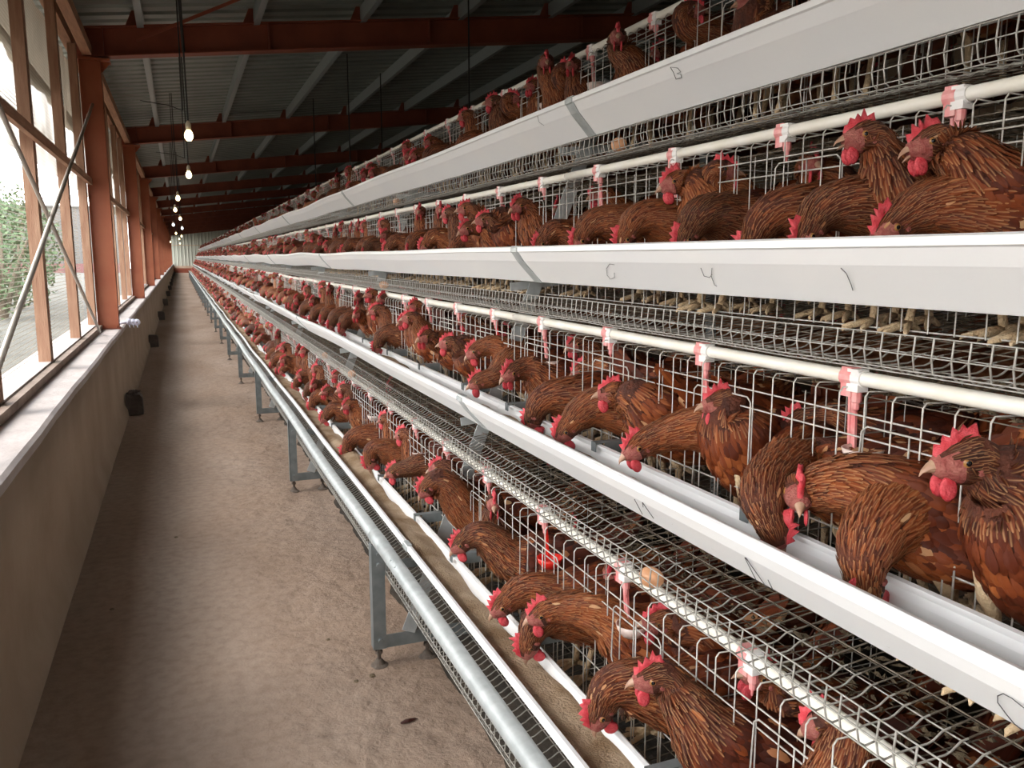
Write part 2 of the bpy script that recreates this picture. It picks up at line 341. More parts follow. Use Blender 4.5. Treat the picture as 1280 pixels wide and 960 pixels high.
# columns and beams
COLS = [2.5 + 6.5 * k for k in range(-1, 13)]
def column_meshes():
    b = MB(); t = .012; top = 3.30 - .806
    b.box(-.765, -.752, -.075, .075, 0, top); b.box(-.595, -.582, -.075, .075, 0, top); b.box(-.752, -.595, -.07, -.058, 0, top)   # boxed H section
    cap = MB(); cap.box(-.80, -.50, -.10, .10, top - .0, top + .02); cap.add([(-.582, -.01, top), (-.50, -.01, top), (-.582, -.01, top - .1), (-.582, .01, top), (-.50, .01, top), (-.582, .01, top - .1)],
        [(0, 1, 2), (5, 4, 3), (0, 3, 4, 1), (1, 4, 5, 2), (0, 2, 5, 3)])
    base = MB(); base.box(-.775, -.572, -.085, .085, -.004, .012)
    for sx_ in (-.75, -.60):
        base.tube([(sx_, -.079, .012), (sx_, -.079, .03)], .009, 6)
    return b.mesh('shaft', M_['column']), cap.mesh('cap_plate', M_['column']), base.mesh('base_plate', M_['rust'])
cm = column_meshes()
for k, y in enumerate(COLS):
    q = k - 2
    lab = ('orange painted steel column on the window sill, ' + ORD[q] + ' one in view') if q >= 0 else 'orange painted steel column on the sill before the first window brace'
    t = thing('steel_column', lab, 'column', (0, y, .806), 'steel columns along the sill')
    for nm, me in zip(('shaft', 'cap_plate', 'base_plate'), cm): put(nm, me, t)
PUR = [-.25 + 1.06 * k for k in range(9)]
def beam_meshes():
    b = MB(); x0, x1 = -.78, 9.0
    def sl(x0, x1, y0, y1, d0, d1):
        b.add([(x0, y0, beamz(x0) + d0), (x1, y0, beamz(x1) + d0), (x1, y1, beamz(x1) + d0), (x0, y1, beamz(x0) + d0),
               (x0, y0, beamz(x0) + d1), (x1, y0, beamz(x1) + d1), (x1, y1, beamz(x1) + d1), (x0, y1, beamz(x0) + d1)],
              [(0, 3, 2, 1), (4, 5, 6, 7), (0, 1, 5, 4), (2, 3, 7, 6), (1, 2, 6, 5), (3, 0, 4, 7)])
    sl(x0, x1, -.075, .075, .02, .032); sl(x0, x1, -.075, .075, .278, .29); sl(x0, x1, -.006, .006, .03, .28)
    web = b.mesh('web', M_['rust'])
    st = MB(); st.box(-.006, .006, -.07, .07, .03, .28); cl = MB()
    cl.add([(-.10, -.012, .29), (.02, -.012, .29), (.02, -.012, .43), (-.04, -.012, .43), (-.10, .012, .29), (.02, .012, .29), (.02, .012, .43), (-.04, .012, .43)],
           [(0, 1, 2, 3), (7, 6, 5, 4), (0, 4, 5, 1), (1, 5, 6, 2), (2, 6, 7, 3), (3, 7, 4, 0)])
    return web, st.mesh('stiffener', M_['rust']), cl.mesh('purlin_cleat', M_['rust'])
bm_ = beam_meshes()
for k, y in enumerate(COLS):
    q = k - 2
    t = thing('roof_beam', ('dark red steel roof beam over the ' + ORD[q] + ' column in view') if q >= 0 else 'dark red steel roof beam just above the top edge of the view', 'beam', (0, y, 0), 'roof beams')
    put('web', bm_[0], t)
    for x in (-.55, .95, 2.6, 4.4): put('stiffener', bm_[1], t, (x, 0, beamz(x)))
    for x in PUR[:-1]: put('purlin_cleat', bm_[2], t, (x, 0, beamz(x)))
for k, x in enumerate(PUR):
    b = MB(); z = roofz(x) - .155
    b.sweep([(x, z), (x + .06, z + .0072), (x + .06, z + .02), (x + .012, z + .012), (x + .012, z + .142), (x + .06, z + .148), (x + .06, z + .157), (x, z + .15)], [-6, ENDY])
    tag(obj('purlin', b, M_['purlin']), 'grey zinc purlin under the roof sheets, ' + ORD[k] + ' from the window wall', 'purlin', 'roof purlins')
# timber eave rail at the head of the windows, a length for each bay
for k in range(len(COLS) - 1):
    b = MB(); y0, y1 = COLS[k] + .02, COLS[k + 1] - .02; b.box(-.73, -.65, y0, y1, 3.34, 3.44)
    tag(obj('eave_timber', b, M_['timbery']), 'orange brown eave timber at the window head, ' + (ORD[k - 1] + ' length in view' if k > 0 else 'length nearest the viewer'), 'timber', 'eave timbers')
# window bays: posts, rails, netting
def window_meshes():
    L = BAYW = 6.5; P = {}
    b = MB(); b.box(-.068, 0, -.055, .055, 0, 2.56); P['post'] = b.mesh('post', M_['timber'])
    b = MB(); b.box(-.10, .0, .09, L - .09, 0, .055); P['bottom'] = b.mesh('bottom_rail', M_['sill'])
    b = MB(); b.box(0.001, .045, .09, L - .09, -.02, .045); P['kerb'] = b.mesh('inner_rail', M_['grail'])
    b = MB(); b.box(.0, .03, .09, L - .09, 0, .06); P['mid'] = b.mesh('middle_rail', M_['timbery'])
    b = MB(); b.add([(0, .09, 0), (0, L - .09, 0), (0, L - .09, 2.52), (0, .09, 2.52)], [(0, 1, 2, 3)]); P['net'] = b.mesh('netting', M_['net'])
    b = MB(); b.add([(0, .05, 0), (0, L - .05, 0), (.01, L - .05, .7), (.01, .05, .7)], [(0, 1, 2, 3)]); P['shade'] = b.mesh('shade_net', M_['shade'])
    b = MB(); n = 40; vs = []
    for i in range(n + 1):
        y = .05 + (L - .1) * i / n
        for z in (0, .12, .3, .62, .66): vs.append((.012 * math.sin(i * 1.7 + z * 9) - (.03 if z < .1 else 0), y, z - .03 * math.sin(i * .5) * (z < .1)))
    b.add(vs, [(i * 5 + k, i * 5 + k + 1, (i + 1) * 5 + k + 1, (i + 1) * 5 + k) for i in range(n) for k in range(4)]); P['curt'] = b.mesh('rolled_curtain', M_['cloth'])
    return P
wm = window_meshes()
for k in range(len(COLS) - 1):
    y = COLS[k]; w = put('window_%d' % (k + 1), None, None, (-.77, y, .806)); w['kind'] = 'structure'
    put('bottom_rail', wm['bottom'], w, (0, 0, .0)); put('inner_rail', wm['kerb'], w, (0, 0, .0)); put('middle_rail', wm['mid'], w, (.02, 0, 1.36))
    for j in range(4):
        put('post', wm['post'], w, (0, (1.62 * (j + 1) + .10) if j < 3 else 6.5 - .14, .04))
    put('netting', wm['net'], w, (-.105, 0, .05)); put('shade_net', wm['shade'], w, (-.15, 0, 1.36)); put('rolled_curtain', wm['curt'], w, (-.16, 0, 1.98))
# cross brace rods in the first window
b = MB(); b.tube([(-.70, 2.3, 2.84), (-.70, 8.3, .835)], .012, 8)
tag(obj('brace_rod', b, M_['rod'], smooth=True), 'brown steel tie rod sloping down to the foot of the first column', 'tie rod')
b = MB(); b.tube([(-.67, 2.6, .71), (-.67, 8.9, 2.9)], .013, 8)
tag(obj('brace_rod', b, M_['rod'], smooth=True), 'pale steel tie rod rising to the head of the first column', 'tie rod')
# concrete footing blocks at the foot of the wall
for k, y in enumerate(COLS[2:]):
    b = MB(); pr = [(0, 0), (.155, .01), (.15, .175), (.13, .2), (.005, .205)]
    b.add([(x, yy, z) for yy in (0, .16) for x, z in pr], [(0, 1, 2, 3, 4), (9, 8, 7, 6, 5)] + [(i, 5 + i, 5 + (i + 1) % 5, (i + 1) % 5) for i in range(5)])
    if k == 0:
        for q in range(14):
            c = Vector((random.uniform(.03, .13), random.uniform(.02, .13), .205 + random.uniform(0, .03))); s_ = random.uniform(.012, .03)
            b.lathe([(0.001, -s_ * .6), (s_, 0), (s_ * .6, s_ * .5), (.001, s_ * .7)], 6, c)
    tag(obj('footing_block', b, M_['block'], loc=(-.555, y - .42, 0)), 'small dark concrete block at the wall foot, ' + ORD[k] + ' along the aisle', 'block', 'footing blocks')
# coil of corrugated plastic on the sill
b = MB()
for j in range(3):
    c = (-.50 + .035 * j, 9.12, .86 - .004 * j); b.lathe([(.008, -.03), (.026, -.02), (.034, 0), (.026, .02), (.008, .03)], 12, c, axis='y')
    b.tube([(c[0], 9.11, .83), (c[0] + .006, 9.1, .80)], [.008, .003], 6)
b.tube([(-.62, 9.13, .84), (-.5, 9.12, .86), (-.43, 9.12, .852)], .014, 8)
tag(obj('plastic_coil', b, M_['hose'], smooth=True), 'lavender white lobed plastic piece sticking out over the sill beside the first column', 'plastic coil')

# outside: yard ground, pale wall with a pink strip, shrubs
b = MB(); b.add([(-90, -40, -.25), (-1.0, -40, -.25), (-1.0, 140, -.25), (-90, 140, -.25)], [(0, 1, 2, 3)]); g = tag(obj('ground', b, M_['out']), kind='structure')
b = MB(); b.box(-60, -6, 113, 119, -.25, 7.3); b.box(-60.2, -5.8, 112.8, 119.2, 7.3, 7.5); tag(obj('yard_building', b, M_['greywall']), 'long pale grey building far across the yard, seen through the netting', 'building')
b = MB(); b.box(-60, -6, 104, 104.1, -.25, .75); tag(obj('sheet_fence', b, M_['pinkwall']), 'faded pink sheet fence in front of the far grey building', 'fence')
def shrub(x, y, s, lab):
    r = random.Random(int(x * 100)); t = thing('leafy_shrub', lab, 'shrub', (x, y, -.25), 'shrubs in the yard')
    b = MB()
    for _ in range(1500):
        th = r.uniform(0, 2 * PI); ph = math.acos(r.uniform(-1, 1)); q = r.uniform(.55, 1)
        c = Vector((math.cos(th) * math.sin(ph) * s * .8 * q, math.sin(th) * math.sin(ph) * s * q, s * 1.0 + math.cos(ph) * s * q))
        d = Vector((r.uniform(-1, 1), r.uniform(-1, 1), r.uniform(-1, 1))).normalized(); e = d.orthogonal().normalized(); l = .09 * s
        b.add([c, c + d * l * .5 + e * l * .25, c + d * l, c + d * l * .5 - e * l * .25], [(0, 1, 2, 3)])
    obj('foliage', b, M_['leaf'], t); b = MB()
    for k in range(4): b.tube([(0, 0, 0), (.2 * s * math.cos(k * 1.6), .2 * s * math.sin(k * 1.6), s * .7), (.5 * s * math.cos(k * 1.6), .5 * s * math.sin(k * 1.6), s * 1.4)], [.05 * s, .03 * s, .01 * s], 6)
    obj('stem', b, M_['bark'], t)
for x, y, s, lab in ((-4.75, 27.5, 1.95, 'green shrub outside, nearest to the shed past the first timber post'), (-5.1, 32.5, 2.0, 'large green shrub outside directly behind the nearer one'),
                     (-7.4, 36, 2.3, 'wide green shrub outside behind the two near the shed'), (-8.6, 46, 2.4, 'tall green shrub farther out in the yard'), (-3.3, 17.0, .35, 'low green shrub outside below the crossing tie rods')):
    shrub(x, y, s, lab)

b = MB(); r = random.Random(9); ys = [-2.5 + .12 * q if q < 110 else 10.7 + .8 * (q - 110) for q in range(182)]; xs = [.80 + .087 * q for q in range(27)]  # manure mound added to darken the space beneath the cages
vs = [(x + (r.uniform(-.015, .015) if q_ == 0 else 0), y, max(-.01, .10 * max(0, math.sin(PI * (x - .78) / 2.32)) ** .6 + r.uniform(-.02, .02) - (.03 if q_ == 0 else 0) if q_ else -.005)) for y in ys for q_, x in enumerate(xs)]
b.add(vs, [(a * 27 + c, a * 27 + c + 1, (a + 1) * 27 + c + 1, (a + 1) * 27 + c) for a in range(len(ys) - 1) for c in range(26)])
tag(obj('manure_shade_bed', b, M_['muck_shade'], smooth=True), 'shade-black manure bed on the floor standing in for shade under the cage rows', 'manure', kind='stuff')

# ------------------------------------------------------------------ hanging lamps
LY = [(.11, 6.46, 2.35, 0), (.14, 9.5, 2.35, 0), (.03, 13.3, 2.35, 0), (-.02, 16.8, 2.36, 0), (.07, 20.6, 2.36, 0), (-.1, 24.6, 2.36, 1), (.13, 27.4, 2.36, 1), (-.06, 33.2, 2.35, 0), (.14, 37.5, 2.35, 0), (.05, 43.5, 2.35, 0), (-.42, 52, 2.35, 0), (.1, 58, 2.35, 0)]
lm = {}
b = MB(); b.lathe([(.001, -.045), (.016, -.042), (.027, -.025), (.030, -.008), (.024, .014), (.014, .03), (.012, .036)], 16); me0 = b.mesh('bulb', M_['bulb'], True); me1 = b.mesh('bulb', M_['bulbw'], True)
b = MB(); b.lathe([(.012, .03), (.018, .034), (.019, .07), (.013, .085), (.004, .095)], 12); ms = b.mesh('socket', M_['socket'], True)
for k, (x, y, z, c) in enumerate(LY):
    t = thing('hanging_bulb', ('glowing cool white' if c else 'glowing warm yellow') + ' bulb hanging over the aisle, ' + ORD[k] + ' along the row', 'lamp', (x, y, z), 'bulbs over the aisle')
    put('bulb', me1 if c else me0, t); put('socket', ms, t)
    b = MB(); zt = roofz(x) - z - .01; b.tube([(0, 0, .09), (-.004, 0, zt * .5), (-.008, 0, zt)], .006, 5); b.tube([(-.03, 0, .16), (-.03, .02, zt)], .005, 5)
    if k < 2: b.tube([(-.03, 0, .16), (-.12, 0, .19), (-.3, 0, .21)], .0035, 4)
    obj('cord', b, M_['cable'], t)
b = MB(); b.tube([(.115, 6.9, 3.0), (.09, 6.9, 3.8)], .012, 8)
tag(obj('hanging_rod', b, M_['cable']), 'short black rod hanging from the roof beside the first bulb cord', 'rod')
b = MB(); b.obox((-.26, 8.9, 3.50), (1.23, 7.8, 3.98), .03, .006, side=(0, 0, 1))
tag(obj('knee_brace', b, M_['rust']), 'thin rusty angle brace running up from the first roof beam to a purlin', 'brace')
for j, (x, y, zb) in enumerate(((2.9, 12.6, 2.6), (2.85, 8.4, 2.75), (2.2, 14.5, 2.5), (2.15, 11.2, 2.5))):
    b = MB(); b.tube([(x, y, zb), (x, y, roofz(x))], .008, 6)
    tag(obj('hanging_rod', b, M_['cable']), 'thin dark drop rod from the roof behind the top tier, ' + ORD[j] + ' of four', 'rod', 'drop rods behind the top tier')

# ------------------------------------------------------------------ cage frames
def frame_meshes():
    P = {}
    def angle(a, c, w=.045, t=.004, flip=1):          # an L section bar
        b = MB(); b.obox(a, c, w, t, side=(0, 1, 0)); a = Vector(a); c = Vector(c); d = (c - a).normalized(); n = d.cross(Vector((0, 1, 0))).normalized() * flip
        off = n * (w / 2) + Vector((0, -w / 2, 0)); b.obox(a + off, c + off, w, t, side=n); return b
    b = MB(); b.box(.583, .630, -.002, .002, .075, .475); b.box(.583, .587, -.002, .045, .075, .475)
    for z in (.40, .44, .11): b.tube([(.607, -.002, z), (.607, -.012, z)], .008, 8)
    P['post'] = b.mesh('post', M_['post'])
    b = MB(); b.box(.583, 1.9, .004, .008, .075, .125); b.box(.583, 1.9, .004, .045, .075, .079); P['base_beam'] = b.mesh('base_beam', M_['post'])
    b = MB(); b.box(.625, 1.4, .003, .007, .372, .408); b.box(.625, 1.4, .003, .035, .372, .376); P['tray_bar'] = b.mesh('tray_bar', M_['post'])
    P['strut'] = angle((.735, .02, .12), (1.54, .02, 2.13), .05).mesh('strut', M_['galv'])
    b = MB(); b.obox((2.1, .02, .1), (1.93, .02, 2.2), .045, .02, side=(0, 1, 0)); P['king'] = b.mesh('rear_strut', M_['post'])
    b = MB(); b.tube([(0, 0, .02), (0, 0, .085)], .007, 8); b.lathe([(.034, 0), (.034, .005), (.022, .012), (.011, .03), (.001, .03)], 14); b.lathe([(.014, .05), (.014, .062)], 6); P['foot'] = b.mesh('levelling_foot', M_['darkfoot'])
    for i in range(4):
        b = MB(); x, z = TX[i], TZ[i]; b.obox((x + .08, .0, z - .137), (x + .70, .0, z - .137 + .06), .03, .004, side=(0, 0, 1)); P['arm%d' % i] = b.mesh('tray_arm', M_['galv'])
    return P
fm = frame_meshes()
for k in range(-1, NB + 1):
    y = Y0 + .15 + k * BAY
    vis = k  # k==1 is the first leg in view
    lab = ('grey steel cage frame, its leg the ' + ORD[k - 1] + ' along the aisle') if 1 <= k < 40 else ('grey steel cage frame just outside the near corner' if k == 0 else 'grey steel cage frame behind the viewer')
    t = thing('cage_frame', lab, 'frame', (0, y, 0), 'cage frames')
    for nm, key in (('post', 'post'), ('base_beam', 'base_beam'), ('tray_bar', 'tray_bar'), ('strut', 'strut'), ('rear_strut', 'king')): put(nm, fm[key], t)
    for x in (.606, .79, 1.5): put('levelling_foot', fm['foot'], t, (x, .02, 0))
    if k < 14:
        for i in range(4): put('tray_arm', fm['arm%d' % i], t)
# galvanised rail pipe along the legs
RY = [-2.4 + 5.2 * j for j in range(14)]
for j in range(13):
    b = MB(); ys = [RY[j] + i * .26 for i in range(21)]
    b.tube([(.606, y, .4985 + wave(y) * .6) for y in ys], .0245, 20)
    b.tube([(.606, RY[j] - .05, .4985 + wave(RY[j]) * .6), (.606, RY[j] + .09, .4985 + wave(RY[j] + .09) * .6)], .0255, 20)
    for i in range(4, 20, 5):
        for dz in (-.03, .03): b.tube([(.606 - .017, ys[i] + dz, .4985 + .016 + wave(ys[i]) * .6), (.606 - .019, ys[i] + dz, .4985 + .0185 + wave(ys[i]) * .6)], .004, 6)
    tag(obj('rail_pipe', b, M_['galv'], smooth=True), 'galvanised rail pipe beside the bottom tray, ' + ORD[j] + ' length from the near end', 'pipe', 'rail pipes')

# ------------------------------------------------------------------ wire cages
NW = 42; NT = 77
def cage_meshes():
    P = {}; r = .0016; L = BAY - .006
    b = MB()
    for i in range(NW):
        y = (i + .5) * BAY / NW; j = .0015 * math.sin(i * 3.7)
        b.tube([(.22, y + j, -.168), (.22, y - j, .02), (.22, y, .226), (.227, y, .2345), (.278, y, .2325)], r, 5, cap=False)
    for a, z in ((.2225, .192), (.2225, .155), (.278, .2350), (.2225, -.165), (.2225, -.02)): b.tube([(a, 0, z), (a, L, z)], r * 1.12, 5)
    P['front_grille'] = b.mesh('front_grille', M_['wire'], True)
    b = MB(); w = .2
    b.tube([(.215, 0, -.10), (.215, 0, .168), (.2155, .012, .178), (.215, w - .012, .178), (.215, w, .168), (.215, w + .006, .05), (.215, w - .008, .03), (.215, w, -.10)], r * 1.15, 5)
    b.tube([(.215, w * .5, .178), (.215, w * .5, -.1)], r, 5)
    P['door'] = b.mesh('cage_door', M_['wire'], True)
    fl = MB(); b = MB(); path = [(-.014, -.147), (-.017, -.178), (-.012, -.2), (0, -.208), (.03, -.204), (.078, -.203), (.088, -.200), (.104, -.190), (.118, -.188), (.65, -.125)]
    for i in range(NT):
        y = (i + .5) * BAY / NT; jy = .0022 * math.sin(i * 2.1)
        b.tube([(a, y + jy, z) for a, z in path[:-1]], .0016, 4, cap=False)
        fl.tube([(a, y + jy, z) for a, z in path[-2:]], .0015, 4, cap=False)
    for a, z in ((-.014, -.147), (-.0175, -.176), (-.013, -.201), (-.004, -.208), (.045, -.205), (.110, -.191)) + tuple((.16 + .055 * k, floor_b(.16 + .055 * k)) for k in range(9)):
        n = 12; (fl if a > .14 else b).tube([(a, L * q / n, z + .0012 * math.sin(q * 2.3 + a * 40)) for q in range(n + 1)], .0014, 4)
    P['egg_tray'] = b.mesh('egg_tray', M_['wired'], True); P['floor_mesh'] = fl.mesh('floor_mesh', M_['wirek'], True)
    b = MB()
    for i in range(42):
        y = (i + .5) * BAY / 42; b.tube([(.275, y, .2175), (.65, y, .2175)], .0013, 4, cap=False)
    for k in range(8): b.tube([(.275 + .0535 * k, 0, .2155), (.275 + .0535 * k, L, .2155)], .0013, 4)
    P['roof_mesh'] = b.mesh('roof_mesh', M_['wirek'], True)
    b = MB()
    for i in range(28):
        y = (i + .5) * BAY / 28; b.tube([(.652, y, -.125), (.652, y, .215)], .0013, 4, cap=False)
    for z in (-.12, -.05, .02, .09, .16, .21): b.tube([(.65, 0, z), (.65, L, z)], .0013, 4)
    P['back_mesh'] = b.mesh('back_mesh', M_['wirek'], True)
    b = MB()
    for k in range(9): b.tube([(.23 + .05 * k, 0, floor_b(.23 + .05 * k) + .003), (.23 + .05 * k, 0, .213)], .0013, 4, cap=False)
    for z in (-.06, .0, .06, .12, .18): b.tube([(.225, 0, z), (.65, 0, z)], .0013, 4, cap=False)
    P['partition'] = b.mesh('partition', M_['wired'], True)
    return P
cg = cage_meshes()
for i in range(4):
    for k in range(-1, NB):
        y = Y0 + k * BAY
        lab = ('galvanised wire cage section, ' + TIER[i] + ' tier, ' + (ORD[k] + ' bay from the near end' if k >= 0 else 'end bay behind the viewer'))
        t = thing('wire_cage', lab, 'cage', (TX[i], y, TZ[i]), 'wire cage sections')
        for nm in ('front_grille', 'egg_tray', 'floor_mesh', 'roof_mesh', 'back_mesh'):
            if k > 12 and nm in ('back_mesh',): continue
            put(nm, cg[nm], t)
        if k < 8:
            for q in range(5): put('partition', cg['partition'], t, (0, q * BAY / 5 + .02, 0))
            for q in range(5): put('cage_door', cg['door'], t, (0, q * BAY / 5 + .16, 0))

XM = 4.0                                              # the row on the far side of the same frames faces the next aisle
for i in range(4):
    for k in range(-1, 9):
        t = thing('wire_cage', 'rear row wire cage, ' + TIER[i] + ' tier, ' + (ORD[k] + ' bay from the near end' if k >= 0 else 'end bay behind the viewer'), 'cage', (XM - TX[i], Y0 + (k + 1) * BAY, TZ[i]), 'rear wire cage sections')
        t.rotation_euler = (0, 0, PI)
        for nm in ('front_grille', 'egg_tray', 'roof_mesh'): put(nm, cg[nm], t)

# ------------------------------------------------------------------ feed troughs
TP = [(0.0, 0.0), (-.001, -.011), (.004, -.013), (.006, -.016), (.020, -.042), (.086, -.1125), (.106, -.114), (.118, -.100), (.133, -.040), (.134, -.030), (.128, -.028), (.127, -.020), (.1345, -.016), (.140, -.022), (.141, -.032),
      (.1385, -.045), (.122, -.104), (.108, -.1175), (.085, -.116), (.0165, -.045), (.0025, -.020), (-.0045, -.014), (-.005, .002), (.002, .005), (.011, .004), (.0115, .000)]
# outer skin runs from the lip down the two facets; build as a closed thin shell
OUT = [(.011, .004), (.002, .0055), (-.0045, .002), (-.0045, -.0115), (.0015, -.0145), (.020, -.042), (.086, -.1125), (.106, -.1145), (.119, -.104), (.1355, -.045), (.142, -.034), (.142, -.020), (.136, -.0155), (.126, -.0165)]
INN = [(.126, -.0205), (.133, -.0215), (.1375, -.024), (.1375, -.032), (.132, -.044), (.1155, -.1015), (.1045, -.1105), (.087, -.109), (.0235, -.0415), (.005, -.0135), (.001, -.010), (.001, .0005), (.011, .0002)]
TPROF = OUT + INN
SEG = 4.18; TY = [2.6 + SEG * j for j in range(-2, 15)]
b = MB(); sp_ = [(x - .0035 if x < .1 else x + .0035, z - (.0035 if z < -.1 or True else 0)) for x, z in OUT[2:10]]
b.sweep([(x - .0028, z - .0018) for x, z in OUT[2:7]] + [(x + .0005, z - .0002) for x, z in reversed(OUT[2:7])], [-.027, .027]); b.box(-.003, .013, -.027, .027, .0056, .0075)
sleeve = b.mesh('joint_sleeve', M_['galv'])
b = MB(); b.box(.120, .225, -.012, .012, -.0135, -.0105); b.box(.1195, .1225, -.012, .012, -.035, -.0105); b.box(.147, .225, -.0125, -.0105, -.045, -.0105); clipm = b.mesh('trough_hook', M_['post'])
for i in range(4):
    for j in range(len(TY) - 1):
        ya, yb = TY[j], TY[j + 1]
        if ya > YE: break
        yb = min(yb, YE)
        t = thing('feed_trough', 'long white plastic feed trough of the ' + TIER[i] + ' tier, ' + ORD[j] + ' length from the near end', 'feed trough', (TX[i], 0, TZ[i]), 'white feed troughs')
        n = max(2, int((yb - ya) / .22)); b = MB(); b.sweep(TPROF, [ya + .001 + (yb - ya - .002) * q / n for q in range(n + 1)], off=lambda y: wave(y, i) * .8 * min(1, max(0, (y - 2) / 6)))
        obj('trough_body', b, M_['pvc'], t)
        wj = lambda y: wave(y, i) * .8 * min(1, max(0, (y - 2) / 6))
        put('joint_sleeve', sleeve, t, (0, ya + .0, wj(ya)))
        if ya < 20:
            y = ya + .35
            while y < yb: put('trough_hook', clipm, t, (0, y, wj(y))); y += .62
# ground feed lying in the troughs
for i in range(4):
    b = MB(); y = -2.2; rows = []; r = random.Random(31 + i)
    ph = [r.uniform(0, 6) for _ in range(6)]
    while y < YE:
        st = .02 if y < 5 else (.06 if y < 14 else .4)
        lvl = {0: .044, 1: .066, 2: .072, 3: .078}[i]
        w = wave(y, i) * .8 * min(1, max(0, (y - 2) / 6))
        base = -lvl + (.012 if i == 0 else .010) * math.sin(y * 5 + ph[0]) + (.009 if i == 0 else .018) * math.sin(y * 3.1 + ph[1]) + .004 * math.sin(y * 23 + ph[2])
        base = min(max(base, -.104), -.03)
        row = []
        for q in range(9):
            f = q / 8; xl = .0235 + (.087 - .0235) * min(1, (-base - .0415) / .0675) if base < -.0415 else .006 + .018 * min(1, max(0, (-base - .0135) / .028))
            xr = .132 - .0165 * min(1, max(0, (-base - .044) / .0575))
            x = xl + .0005 + (xr - xl - .001) * f
            hump = .014 * math.sin(f * PI) * (.6 + .6 * math.sin(y * 3.3 + f * 4 + ph[3])) * (1 if i == 0 else .8) + (.016 if i == 0 else .006) * f * math.sin(y * 1.7 + ph[4]) + r.uniform(-.0012, .0012)
            row.append((x, y, base + w + hump - .004 * (q in (0, 8))))
        rows.append(row); y += st
    vs = [p for row in rows for p in row]
    b.add(vs, [(a * 9 + c, a * 9 + c + 1, (a + 1) * 9 + c + 1, (a + 1) * 9 + c) for a in range(len(rows) - 1) for c in range(8)])
    tag(obj('ground_feed', b, M_['feed'], smooth=True, loc=(TX[i], 0, TZ[i])), 'tan ground feed lying along the trough of the ' + TIER[i] + ' tier', 'feed', kind='stuff')
# pen scribbles on the troughs, written on the outer facets
def facet_pt(i, px, py, upper=False):
    d = R_ * (px - 640) + U_ * (480 - py) + W_ * F; n = Vector((-.73, 0, -.68)) if not upper else Vector((-.905, 0, -.425)); p0 = Vector((TX[i] + .052, 0, TZ[i] - .078)) if not upper else Vector((TX[i] + .011, 0, TZ[i] - .0295))
    n.normalize(); p0 += n * .0012; t = (p0 - Vector((0, 0, H))).dot(n) / d.dot(n); return Vector((0, 0, H)) + d * t
MK = [(2, [[(768, 331), (762, 330), (758, 336), (759, 344), (763, 349), (768, 347), (768, 341)]], 'small penned C like scribble', 0),
      (2, [[(876, 335), (880, 345), (887, 347), (890, 343)], [(890, 335), (889, 345), (893, 356), (896, 358)]], 'penned figure four scribble', 0),
      (2, [[(1051, 335), (1058, 342), (1064, 356), (1066, 363)]], 'short slanting pen stroke', 0),
      (3, [[(838, 84), (842, 91), (845, 99)], [(838, 84), (847, 85), (851, 90), (846, 92), (851, 93), (852, 97), (845, 99)]], 'penned letter B', 0),
      (1, [[(793, 624), (803, 643)], [(803, 628), (804, 634)], [(803, 628), (817, 648)]], 'penned strokes like a letter N', 0),
      (1, [[(931, 697), (946, 727)], [(932, 697), (958, 734)], [(960, 725), (966, 737)]], 'long penned strokes near the egg', 0),
      (1, [[(1280, 914), (1268, 905), (1258, 893), (1247, 878), (1247, 870), (1254, 867), (1265, 873), (1280, 885)]], 'large penned loop at the picture edge', 0),
      (3, [[(672, 145), (674, 153), (680, 157)]], 'small penned L stroke', 0)]
for i, strokes, lab, up in MK:
    b = MB()
    for s_ in strokes: b.tube([facet_pt(i, x, y) for x, y in s_], .0007, 4)
    par = [o for o in COL.objects if o.name.startswith('feed_trough') and o['label'].startswith('long white plastic feed trough of the ' + TIER[i])]
    yy = b.v[0][1]; host = [o for j, o in enumerate(par) if TY[j] <= yy < TY[j + 1]][0]
    m = obj('pen_mark', b, M_['ink'], host); m.location = (-TX[i], 0, -TZ[i]); m['label'] = lab

# ------------------------------------------------------------------ water pipes and drinkers
def drinker_meshes():
    P = {}
    b = MB(); b.tube([(0, -.017, 0), (0, .017, 0)], .0155, 12); b.box(-.012, .012, -.013, .013, -.024, .016); P['clip_w'] = b.mesh('pipe_clip', M_['clip'])
    b = MB(); b.tube([(0, .004, 0), (0, .03, 0)], .016, 12); b.box(-.011, .011, .004, .028, -.034, .018); P['clip_p'] = b.mesh('clip_saddle', M_['pink'])
    b = MB(); b.lathe([(.009, -.024), (.009, -.042), (.006, -.045), (.006, -.056), (.003, -.058), (.002, -.068)], 8); P['nip'] = b.mesh('nipple', M_['pink'])
    b = MB(); b.obox((.008, .012, -.02), (.018, .016, -.135), .006, .005, side=(0, 1, 0)); b.obox((.008, .024, -.02), (.018, .028, -.135), .006, .005, side=(0, 1, 0)); b.obox((.008, .018, -.02), (.018, .022, -.135), .012, .002, side=(0, 1, 0)); P['arm'] = b.mesh('cup_arm', M_['pink'])
    b = MB(); n = 18; prof = [(.003, -.028), (.022, -.024), (.032, -.010), (.036, .004), (.034, .004), (.030, -.008), (.020, -.021), (.001, -.024)]
    b.lathe(prof, n, (.01, -.012, -.128)); P['cup'] = b.mesh('drinking_cup', M_['cup'], True); P['cup_r'] = P['cup'].copy(); P['cup_r'].materials[0] = M_['red']
    P['arm_r'] = P['arm'].copy(); P['arm_r'].materials[0] = M_['red']
    return P
dm = drinker_meshes()
SP = .4527; nd = 10; PL = SP * nd; PY0 = 1.118 - SP * 6 - .2
RED = {(1, 2.93), (0, 2.02)}
